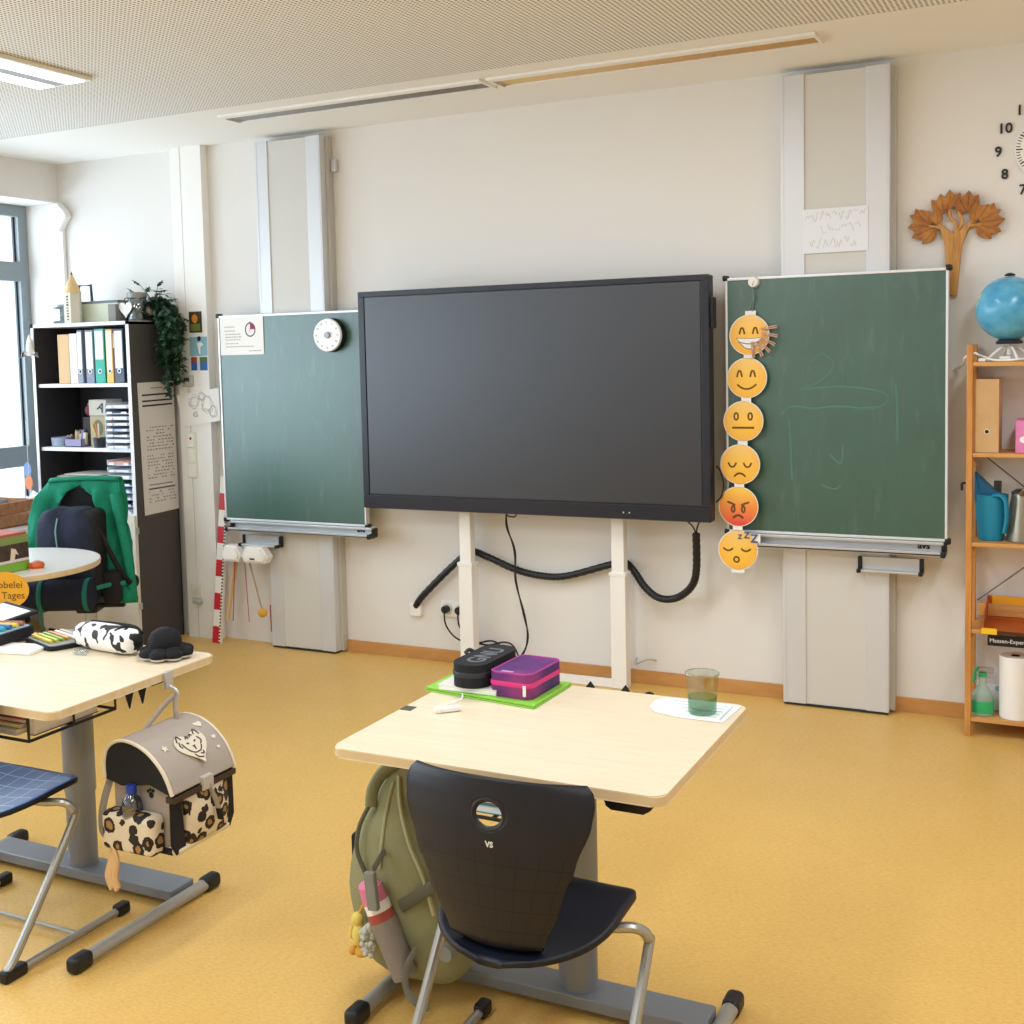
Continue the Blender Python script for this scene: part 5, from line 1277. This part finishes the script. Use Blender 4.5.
for k, (cc, nm) in enumerate(PC):
    t = thing('coloured_pencil', '%s pencil lying in the grey flap of open pencil case' % nm, 'pencil', (-3.17, -2.85, ZT+.017), 0, 'pencils in the open case flap')
    y = -.062+.019*k
    build(MB().cyl((-.07, y, .0225), (.055, y+.004, .0225), .0062, seg=6).xf(o1), 'shaft', M('pcl'+cc, cc, .4), t, sharp=20)
    build(MB().cyl((-.07, y, .0225), (-.088, y, .0225), .0062, .001, seg=8).xf(o1), 'sharpened_tip', 'light_wood', t)
for k, (cc, nm) in enumerate((('#39A0B8', 'turquoise'), ('#3B6FB0', 'blue'), ('#E0C95A', 'yellow'), ('#A86A4A', 'brown'))):
    t = thing('felt_pen', '%s felt pen lying in the tray of open pencil case' % nm, 'pen', (-3.37, -2.8, ZT+.036), 0, 'felt pens in the open case tray')
    y = -.045+.03*k
    build(MB().cyl((-.07, y, .044), (.03, y+.012, .044), .0075).xf(o2), 'barrel', M('felt'+cc, cc, .4), t)
    build(MB().cyl((.03, y+.012, .044), (.075, y+.017, .044), .0085).xf(o2), 'cap', M('feltcap'+cc, cc, .3), t)
t = thing('white_notebook', 'white notebook with red corner under the open pencil case', 'notebook', (-3.2, -2.96, ZT))
o3 = Matrix.Translation((-3.235, -2.955, ZT)) @ Matrix.Rotation(.2, 4, 'Z')
build(MB().box(-.16, .16, -.05, .06, .0, .010, .001).xf(o3), 'page_block', 'paper', t)
build(MB().box(-.04, .0, -.0505, .0605, -.0002, .0112).xf(o3), 'red_band', M('band_red', '#C4596A', .5), t)
t = thing('tablet_case', 'dark tablet case with pale screen tilted open on desk', 'tablet case', (-3.45, -2.66, ZT))
o4 = Matrix.Translation((-3.53, -2.70, ZT+.03)) @ Matrix.Rotation(-.3, 4, 'Z') @ Matrix.Rotation(.16, 4, 'X')
build(MB().box(-.13, .13, -.10, .10, 0, .014, .005).xf(o4), 'cover', 'black_fabric', t)
build(MB().box(-.112, .112, -.08, .08, .0135, .0155, .001).xf(o4), 'pale_sheet', 'label_white', t)
build(MB().box(-.1, .1, .06, .08, -.03, 0, .004).xf(o4), 'rear_stand', 'black_fabric', t)

# ================================================================== CHAIRS
def seat_pt(u, v):
    # u across, v front(0) -> rounded tail(1)
    e = 2*u-1
    hw = .205
    if v < .18: hw *= 1-.26*((.18-v)/.18)**2.6
    if v > .46: hw *= max(.02, 1-((v-.46)/.54)**2.3)**.5
    y = .165-.41*v-.02*e*e*max(0, 1-v/.2)
    z = .452-.016*math.sin(PI*min(1, v*1.1))*(1-e*e)+.008*e*e-.015*max(0, (.15-v)/.15)**2-.036*v**2
    return Vector((hw*e, y, z))
BW = [(0, .05), (.04, .088), (.12, .112), (.35, .152), (.6, .186), (.8, .216), (.9, .221), (.96, .217), (1, .20)]
def bw(v):
    for (a, p), (b, q) in zip(BW, BW[1:]):
        if v <= b: s = (v-a)/(b-a); s = s*s*(3-2*s)*.5+s*.5; return p+(q-p)*s
    return BW[-1][1]
def back_pt(u, v):
    x = bw(v)*(2*u-1); e = 2*u-1
    z = .410+.403*v
    y = -.215-.03*math.sin(v*PI*.9)-.01*v+.06*e*e*(.3+.7*v)+(.06*(1-v/.12)**2 if v < .12 else 0)
    z -= .012*e*e*(1 if v > .5 else 0)*v
    return Vector((x, y, z))
def make_chair(loc, label, seatmat, group):
    t = thing('school_chair', label, 'chair', (0, 0, 0), 0, group)
    s = MB(); s.grid(seat_pt, 25, 25, uv=True)
    s.bm.normal_update()
    if sum(f.normal.z for f in s.bm.faces) < 0: bmesh.ops.reverse_faces(s.bm, faces=s.bm.faces[:])
    so = build(s, 'seat', [seatmat, 'back_black_plain'], t, solid=.014, sharp=60, local=True)
    so.modifiers['s'].material_offset = 1; so.modifiers['s'].material_offset_rim = 1; so.modifiers['s'].offset = -1
    b = MB(); V = b.grid(back_pt, 49, 61, uv=True)
    cx, cz, ra, rb = .006, .738, .037, .032
    dead = [f for f in b.bm.faces if ((f.calc_center_median().x-cx)/ra)**2+((f.calc_center_median().z-cz)/rb)**2 < 1]
    bmesh.ops.delete(b.bm, geom=dead, context='FACES')
    for v in b.bm.verts:
        if v.is_boundary:
            dx, dz = v.co.x-cx, v.co.z-cz
            k = math.sqrt((dx/ra)**2+(dz/rb)**2)
            if k < 1.5: v.co.x = cx+dx/k; v.co.z = cz+dz/k
    bk = build(b, 'backrest', 'back_black', t, solid=.013, sharp=60, local=True)
    rimp = []
    for k in range(24):
        a = 2*PI*k/24; x = cx+ra*math.cos(a); z = cz+rb*math.sin(a)
        v = (z-.410)/.403; u = .5+.5*x/bw(v); rimp.append((x, back_pt(u, v).y, z))
    build(MB().tube(rimp, .0075, 8, 2, closed=True), 'grip_hole_rim', 'black_plastic', bk, local=True)
    # small maker's lettering under the grip hole
    c = text('VS', .017, Matrix(), 'alu_bright', bk, bold=.0005)
    c.matrix_basis = Matrix.Translation((.012, back_pt(.5, .68).y-.0085, .678)) @ Matrix.Rotation(PI/2, 4, 'X')
    TM = 'tube_metal'
    for sg in (-1, 1):
        x = sg*.255
        f = build(MB().tube([(sg*.10, .0, .412), (sg*.18, .003, .416), (sg*.232, .018, .418), (x, .034, .395), (x, .026, .35), (x, -.19, .07), (x, -.23, .03), (x, -.205, .016), (x, -.1, .016), (x, .215, .016)], .0125, 10, 6), 'frame_tube', TM, t, local=True)
        build(MB().box(x-.017, x+.017, .185, .235, 0, .036, .008), 'skid_cap', 'black_plastic', f, local=True)
        build(MB().box(x-.018, x+.018, -.25, -.17, 0, .034, .008), 'skid_cap', 'black_plastic', f, local=True)
    build(MB().tube([(-.255, .03, .02), (.255, .03, .02)], .006, 8, 0), 'floor_bar', TM, t, local=True)
    build(MB().box(-.11, .11, -.07, .08, .388, .404, .006), 'seat_mount', 'black_plastic', t, local=True)
    t.matrix_basis = Matrix.Translation(loc)
    return t
make_chair((-1.115, -3.305, 0), 'black shell school chair with grip hole, pushed up to the front desk', 'seat_navy', None)
make_chair((-2.895, -3.265, 0), 'school chair with gridded seat in painted blue sky sheen beside the desk with plush toy', 'seat_sky_sheen', None)

# ================================================================== SATCHEL
SM = Matrix.Translation((-2.425, -3.06, .295)) @ Matrix.Diagonal((.95, .93, .84, 1)) @ Matrix.Translation((0, 0, -.26))
t = thing('school_satchel', 'grey and leopard print school satchel with cat motif hanging from desk', 'satchel', (-2.425, -3.065, .25))
GREY = M('satchel_grey', '#A79C92', .75, bump=.15, bscale=90); CREAM = M('satchel_cream', '#DDD2BE', .7)
# local: x = depth (front +x), y = width, z
def sat(mb): return mb.xf(SM)
prof = [(-.115, .27), (.02, .26), (.10, .262), (.125, .29), (.132, .36), (.115, .47), (.105, .5), (-.115, .5)]
YX = Matrix(((1, 0, 0, 0), (0, 0, -1, 0), (0, 1, 0, 0), (0, 0, 0, 1)))
build(sat(MB().prism(prof, .252, Matrix.Translation((0, .126, 0)) @ YX, bev=.012)), 'main_body', GREY, t)
build(sat(MB().box(-.108, .095, -.192, -.12, .262, .40, .022, seg=4)), 'side_pocket', 'leopard_fabric', t)
build(sat(MB().box(-.108, .095, .12, .17, .262, .40, .02, seg=4)), 'side_pocket', 'leopard_fabric', t)
fp = MB(); 
def fpf(u, v):
    y = -.083+.206*u; z = .275+.19*v
    return (.128+.03*math.sin(PI*u)**.5*math.sin(PI*(.15+.75*v)), y, z)
fp.grid(fpf, 20, 14); build(sat(fp), 'front_pocket', 'leopard_fabric', t, solid=.008, sharp=70)
build(sat(MB().box(.06, .140, -.13, .13, .252, .285, .015, seg=4)), 'bottom_guard', CREAM, t)
# flap: half cylinder over the top and down the front
FPk = [(-.118, 0, .50), (-.118, 0, .56), (-.10, 0, .61), (-.055, 0, .638), (.0, 0, .636), (.055, 0, .612), (.10, 0, .57), (.128, 0, .525), (.146, 0, .475)]
FP = [(p.x, p.z) for p in spline(FPk, 15)]
def flap(u, v):
    y = -.15+.30*u
    a = v
    x, z = FP[min(int(a*(len(FP)-1)+.5), len(FP)-1)]
    return (x, y, z)
fl = MB(); fl.grid(flap, 16, 61); fo = build(sat(fl), 'flap', GREY, t, solid=.006, sharp=70)
for yy in (-.15, .15):
    build(sat(MB().tube([(flap(0, k/40)[0], yy, flap(0, k/40)[2]) for k in range(41)], .006, 8, 1)), 'flap_piping', CREAM, fo)
    gp = [(flap(0, k/24)[0]*.97, flap(0, k/24)[2]-.004) for k in range(25)]
    build(sat(MB().prism(gp+[(.06, .50), (-.05, .48)], .006, Matrix.Translation((0, yy+(.006 if yy < 0 else 0.0)+.0, 0)) @ YX)), 'gusset', 'black_fabric', fo)
build(sat(MB().box(.118, .152, -.15, .15, .446, .468, .004)), 'closure_band', M('band_brown', '#3A2A24', .5), t)
for s_ in (-1, 1):
    build(sat(MB().prism([(s_*.148, .50), (s_*.105, .505), (s_*.085, .27), (s_*.128, .26), (s_*.15, .30)] if s_ > 0 else [(-.148, .50), (-.15, .30), (-.128, .26), (-.085, .27), (-.105, .505)], .008, Matrix(((0, 0, 1, .130), (1, 0, 0, 0), (0, 1, 0, 0), (0, 0, 0, 1))), bev=.002)), 'black_reflector', 'black_fabric', t)
    build(sat(MB().box(-.10, .12, s_*.127-.004, s_*.127+.004, .255, .28, .004)), 'base_edge', 'black_fabric', t)
    build(sat(MB().tube([(-.118, s_*.12, .50), (-.135, s_*.145, .40), (-.14, s_*.15, .31), (-.12, s_*.14, .27)], .015, 8, ry=.006)), 'shoulder_strap', M('strap_grey', '#8B827A', .7), t)
bk_ = build(sat(MB().box(.138, .160, -.02, .03, .445, .495, .005)), 'buckle', M('buckle_grey', '#B9B4AC', .4), t)
build(sat(MB().tube([(.152, .01, .46), (.170, .018, .41), (.176, .026, .37)], .011, 6, ry=.003)), 'buckle_strap', GREY, bk_)
build(sat(MB().tube([(.176, .026, .372), (.178, .032, .33)], .013, 6, 0, ry=.004)), 'strap_tip', 'black_fabric', bk_)
# heart with wild cat, star and little hearts on the flap
def on_flap(py, v):  # frame on the flap surface
    p = Vector(flap(.5, v)); q = Vector(flap(.5, v-.02)); up = (q-p).normalized()
    n = up.cross(Vector((0, 1, 0))).normalized()
    if n.x < 0: n = -n
    yv = Vector((0, 1, 0))
    m = Matrix.Identity(4)
    for i in range(3): m[i][0] = yv[i]; m[i][1] = up[i]; m[i][2] = n[i]; m[i][3] = (p+n*.0045)[i]
    m[1][3] = py
    return SM @ m
hm = on_flap(.015, .72)
hs = .0042
hb = build(MB().prism([(x*hs, z*hs) for x, z in hp], .004, hm, bev=.001), 'heart_badge', CREAM, fo)
cat = MB()
cz = .0045
for a, b in (((-.012, .012), (-.02, .016)), ((.012, .012), (.02, .016))):
    cat.tube([(*a, cz), (*b, cz)], .0028, 6, 0)
for pts in ([(-.052, .03), (-.04, .052), (-.03, .035)], [(.03, .036), (.04, .055), (.052, .03)], [(-.03, -.01), (-.015, -.024), (0, -.026), (.015, -.024), (.03, -.008)], [(-.004, .0), (0, -.006), (.004, .0)], [(0, -.006), (0, -.016)],
            [(-.04, .02), (-.034, .0), (-.024, -.018)], [(.034, .025), (.042, .008), (.03, -.004)], [(-.02, -.03), (-.01, -.045), (.006, -.05)], [(.005, -.035), (.016, -.04), (.02, -.03)], [(-.012, .03), (-.006, .04), (0, .03)], [(.008, .032), (.014, .042), (.02, .034)], [(-.045, .005), (-.05, .015), (-.045, .028)]):
    cat.tube([(x, y, cz) for x, y in pts], .0024, 6, 3)
build(cat.xf(hm), 'cat_drawing', 'dark_ink', hb)
star = [((.016 if k % 2 == 0 else .0065)*math.sin(k*PI/5), (.016 if k % 2 == 0 else .0065)*math.cos(k*PI/5)) for k in range(10)]
build(MB().prism(star, .002, on_flap(-.09, .66)), 'star_print', CREAM, fo)
for py, v, k in ((.105, .58, .0010), (.115, .72, .0006), (.108, .80, .0005)):
    build(MB().prism([(x*k, z*k) for x, z in hp], .002, on_flap(py, v)), 'small_heart', CREAM, fo)
# paw print on the side
pw = MB()
for dx, dz, r_ in ((0, 0, .009), (-.012, .012, .005), (-.003, .018, .005), (.008, .016, .005)):
    pw.sphere((.045+dx, -.1285, .455+dz), r_, (1, .15, 1.2), 12, 8)
build(sat(pw), 'paw_print', 'black_fabric', t)
build(MB().tube([(-2.47, -2.96, .685), (-2.478, -3.0, .665), (-2.48, -3.06, .63), (-2.48, -3.10, .605)], .009, 6, ry=.003), 'hanging_loop', GREY, t)
build(MB().tube([(-2.47, -2.96, .685), (-2.465, -2.97, .66), (-2.455, -2.98, .635), (-2.45, -2.985, .61)], .009, 6, ry=.003), 'hanging_loop', GREY, t)
t = thing('water_bottle', 'clear water bottle with blue cap in the satchel side pocket', 'bottle', (-2.41, -3.225, .36))
bx, by = -2.43, -3.208
build(MB().lathe([(0, .315), (.024, .315), (.029, .325), (.030, .43), (.026, .45), (.013, .463), (.011, .47), (0, .47)], (bx, by, 0)), 'bottle_body', 'bottle_plastic', t)
build(MB().lathe([(0, .468), (.0155, .468), (.0155, .488), (.013, .492), (0, .492)], (bx, by, 0)), 'cap', M('cap_blue', '#1F3F9E', .4), t)
build(MB().lathe([(0, .318), (.026, .318), (.026, .43), (0, .43)], (bx, by, 0)), 'water', M('water_dark', '#70716F', .2, alpha=.5), t)
t = thing('fabric_tassel', 'pale peach fabric tassel dangling from the satchel corner', 'tassel', (-2.5, -3.24, .2))
for k in range(5):
    build(MB().tube([(-2.49, -3.23, .31), (-2.495+.006*k, -3.235, .27), (-2.505+.008*k+.005*math.sin(k*3), -3.24, .225), (-2.49+.006*k, -3.24, .185+.008*(k % 3))], .008, 6), 'strand', M('tassel_peach', '#D9B27E', .8), t)

# ================================================================== OLIVE BACKPACK
OB = (-1.58, -2.985, .08)
t = thing('olive_backpack', 'olive green backpack hanging at the side of front desk', 'backpack', OB)
OL = M('olive_fabric', '#8A8A66', .82, var=.08, vscale=10, bump=.2, bscale=70); OD = M('olive_dark', '#5B5A4A', .8); SG = M('strap_olive_grey', '#7E8078', .7)
ob = loft([(-1.53, -3.05, .062, .07, .06), (-1.545, -3.05, .075, .12, .10), (-1.57, -3.05, .13, .155, .125), (-1.59, -3.05, .22, .168, .132), (-1.595, -3.05, .30, .172, .132), (-1.59, -3.05, .40, .155, .128), (-1.60, -3.05, .47, .118, .12), (-1.605, -3.04, .55, .075, .10), (-1.60, -3.03, .60, .04, .07), (-1.60, -3.03, .615, .012, .03)], 32, 2.8)
for v in ob.bm.verts: v.co.x += .006*math.sin(v.co.z*38+v.co.y*20); v.co.y += .006*math.sin(v.co.z*30+v.co.x*25)
build(ob, 'main_bag', OL, t, sub=1, sharp=80)
build(MB().tube([(-1.615, -3.06, .59), (-1.64, -3.02, .645), (-1.66, -2.995, .665), (-1.63, -2.98, .64), (-1.61, -2.975, .6)], .010, 8, ry=.005), 'carry_loop', OD, t)
sp = [(-1.60, -3.075, .61), (-1.655, -3.09, .60), (-1.69, -3.12, .55), (-1.715, -3.13, .50)]
build(MB().tube([(-1.62, -3.06, .615), (-1.645, -3.10, .605), (-1.655, -3.14, .57), (-1.65, -3.16, .53)], .021, 10, ry=.009), 'padded_strap', OL, t, sharp=80)
build(MB().tube([(-1.655, -3.15, .54), (-1.68, -3.17, .48), (-1.685, -3.18, .42), (-1.665, -3.182, .37), (-1.65, -3.182, .34)], .006, 6), 'zip_line', OD, t)
build(MB().tube([(-1.60, -3.10, .60), (-1.57, -3.145, .54), (-1.53, -3.175, .46), (-1.49, -3.178, .38), (-1.465, -3.17, .28)], .006, 6), 'zip_line', M('olive_light', '#A3A27C', .8), t)
build(MB().tube([(-1.61, -3.11, .585), (-1.61, -3.15, .52), (-1.61, -3.175, .45), (-1.615, -3.182, .38)], .0045, 6), 'seam', 'olive_light', t)
build(MB().tube([(-1.555, -3.184, .29), (-1.50, -3.184, .33), (-1.45, -3.18, .37), (-1.43, -3.15, .39)], .015, 8, ry=.004), 'compression_strap', OD, t)
ax0, ax1 = Vector((-1.533, -3.205, .12)), Vector((-1.637, -3.205, .352))
def axp(f): return ax0.lerp(ax1, f)
bs = build(MB().box(-.016, .016, -.009, .009, -.05, .05, .006).xf(Matrix.Translation((-1.598, -3.25, .352)) @ Matrix.Rotation(-.1, 4, 'Y')), 'strap_buckle', SG, t)
build(MB().tube([(-1.60, -3.18, .43), (-1.602, -3.235, .40)], .012, 6, 0, ry=.003), 'buckle_web', SG, bs)
pk = MB(); pk.cyl(axp(0), axp(.60), .032, .037, 24)
build(pk, 'mesh_pocket', M('mesh_grey', '#8A8178', .85, bump=.6, bscale=300), t)
build(MB().tube([(-1.50, -3.20, .20), (-1.515, -3.23, .16), (-1.51, -3.24, .11), (-1.49, -3.23, .075), (-1.47, -3.2, .05)], .010, 6, ry=.003), 'dangling_strap', SG, t)
build(MB().cyl((-1.42, -3.2, .20), (-1.42, -3.15, .20), .02, .02, 16), 'strap_roll', SG, t)
build(MB().box(-1.785, -1.755, -3.06, -2.99, .30, .40, .01), 'front_handle', 'black_fabric', t)
t = thing('drink_bottle', 'pink capped drinking bottle in the olive backpack mesh pocket', 'bottle', tuple(axp(.6)))
build(MB().cyl(axp(.58), axp(.69), .0345, .0345, 28), 'red_ring', M('bottle_red', '#A34A40', .5), t)
build(MB().cyl(axp(.69), axp(.79), .0335, .0335, 28), 'white_band', 'white', t)
build(MB().cyl(axp(.79), axp(.94), .033, .031, 28).sphere(axp(.94), .031, (1, 1, .55)), 'pink_cap', M('cap_pink', '#D9799C', .45), t)
t = thing('yellow_duck_charm', 'yellow duck keychain toy hanging from the olive backpack', 'keychain', (-1.67, -3.2, .2))
DY = M('duck_yellow', '#DDCB6A', .75); dx, dy, dz = -1.672, -3.20, .200
build(MB().sphere((dx, dy, dz), .024, (.8, .8, 1.35)).sphere((dx-.004, dy, dz+.042), .017, (1, 1, 1.1)), 'body', DY, t, sharp=80)
build(MB().sphere((dx+.012, dy-.01, dz-.040), .016, (1.2, 1, .8)).sphere((dx-.014, dy-.01, dz-.040), .012), 'foot', M('duck_orange', '#D39A36', .7), t)
build(MB().sphere((dx-.024, dy, dz+.002), .011, (.6, .8, 1.6)), 'wing', DY, t)
build(MB().tube([(dx, dy, dz+.055), (dx+.012, dy+.01, dz+.085), (dx+.02, dy+.015, dz+.11)], .004, 6), 'loop', 'duck_orange', t)
t = thing('fluffy_charm', 'grey white fluffy pompom charm hanging from the olive backpack', 'keychain', (-1.64, -3.2, .2))
pf = MB(); rr = random.Random(9)
for k in range(70):
    v = Vector((rr.gauss(0, .4), rr.gauss(0, .4), rr.gauss(0, 1))).normalized()*rr.uniform(.012, .028)
    pf.sphere((-1.632+v.x*.9, -3.225+v.y*.6, .205+v.z*1.5), rr.uniform(.005, .009), seg=8, rings=6)
build(pf, 'fluff', M('fluff_grey', '#B9BBB0', .9), t, sharp=80)
build(MB().tube([(-1.632, -3.215, .245), (-1.64, -3.2, .27), (-1.645, -3.19, .30)], .003, 6), 'loop', SG, t)

# ================================================================== CAMERA
F, YAW, PITCH, ROLL, DIST, HGT, PX, PY = 1199.1708, .474034, .0740350, -.0241804, 5.7366885, 1.7052636, 474.149, 441.098
fwd = Vector((-math.sin(YAW)*math.cos(PITCH), math.cos(YAW)*math.cos(PITCH), -math.sin(PITCH)))
right = Vector((math.cos(YAW), math.sin(YAW), 0)); up = right.cross(fwd)
r2 = math.cos(ROLL)*right+math.sin(ROLL)*up; u2 = -math.sin(ROLL)*right+math.cos(ROLL)*up
cd = bpy.data.cameras.new('camera'); cam = bpy.data.objects.new('camera', cd); COL.objects.link(cam)
cm_ = Matrix.Identity(4)
for i in range(3): cm_[i][0] = r2[i]; cm_[i][1] = u2[i]; cm_[i][2] = -fwd[i]
cm_[1][3] = -DIST; cm_[2][3] = HGT
cam.matrix_world = cm_
cd.sensor_width = 36; cd.lens = 36*F/1024
cd.shift_x = (512-PX)/1024; cd.shift_y = -(512-PY)/1024
cd.clip_start = .05
SC.camera = cam

# ================================================================== LIGHT
def area(name, loc, rot, sx, sy, power, col=(1, 1, 1)):
    l = bpy.data.lights.new(name, 'AREA'); l.shape = 'RECTANGLE'; l.size = sx; l.size_y = sy; l.energy = power; l.color = col
    o = bpy.data.objects.new(name, l); COL.objects.link(o); o.location = loc; o.rotation_euler = rot
    return o
area('daylight', (-6.75, -3.9, 1.8), (0, -PI/2, 0), 2.4, 7.6, 430, (.78, .89, 1.0))
for i, (x, y) in enumerate(((-1.9, -2.3), (.4, -2.3), (-4.1, -5.0), (-1.9, -5.0), (.4, -5.0))):
    area('ceiling_light', (x, y, H-.02), (0, 0, 0), .3, 1.5, 30, (.86, .93, 1))
w = bpy.data.worlds.new('sky'); SC.world = w; w.use_nodes = True
w.node_tree.nodes['Background'].inputs[0].default_value = (.93, .97, 1, 1)
w.node_tree.nodes['Background'].inputs[1].default_value = 1.6
SC.view_settings.view_transform = 'Standard'
SC.view_settings.look = 'None'
SC.view_settings.exposure = .08
SC.cycles.max_bounces = 10; SC.cycles.diffuse_bounces = 6; SC.cycles.transparent_max_bounces = 16
SC.cycles.use_denoising = True
SC.cycles.sample_clamp_indirect = 6
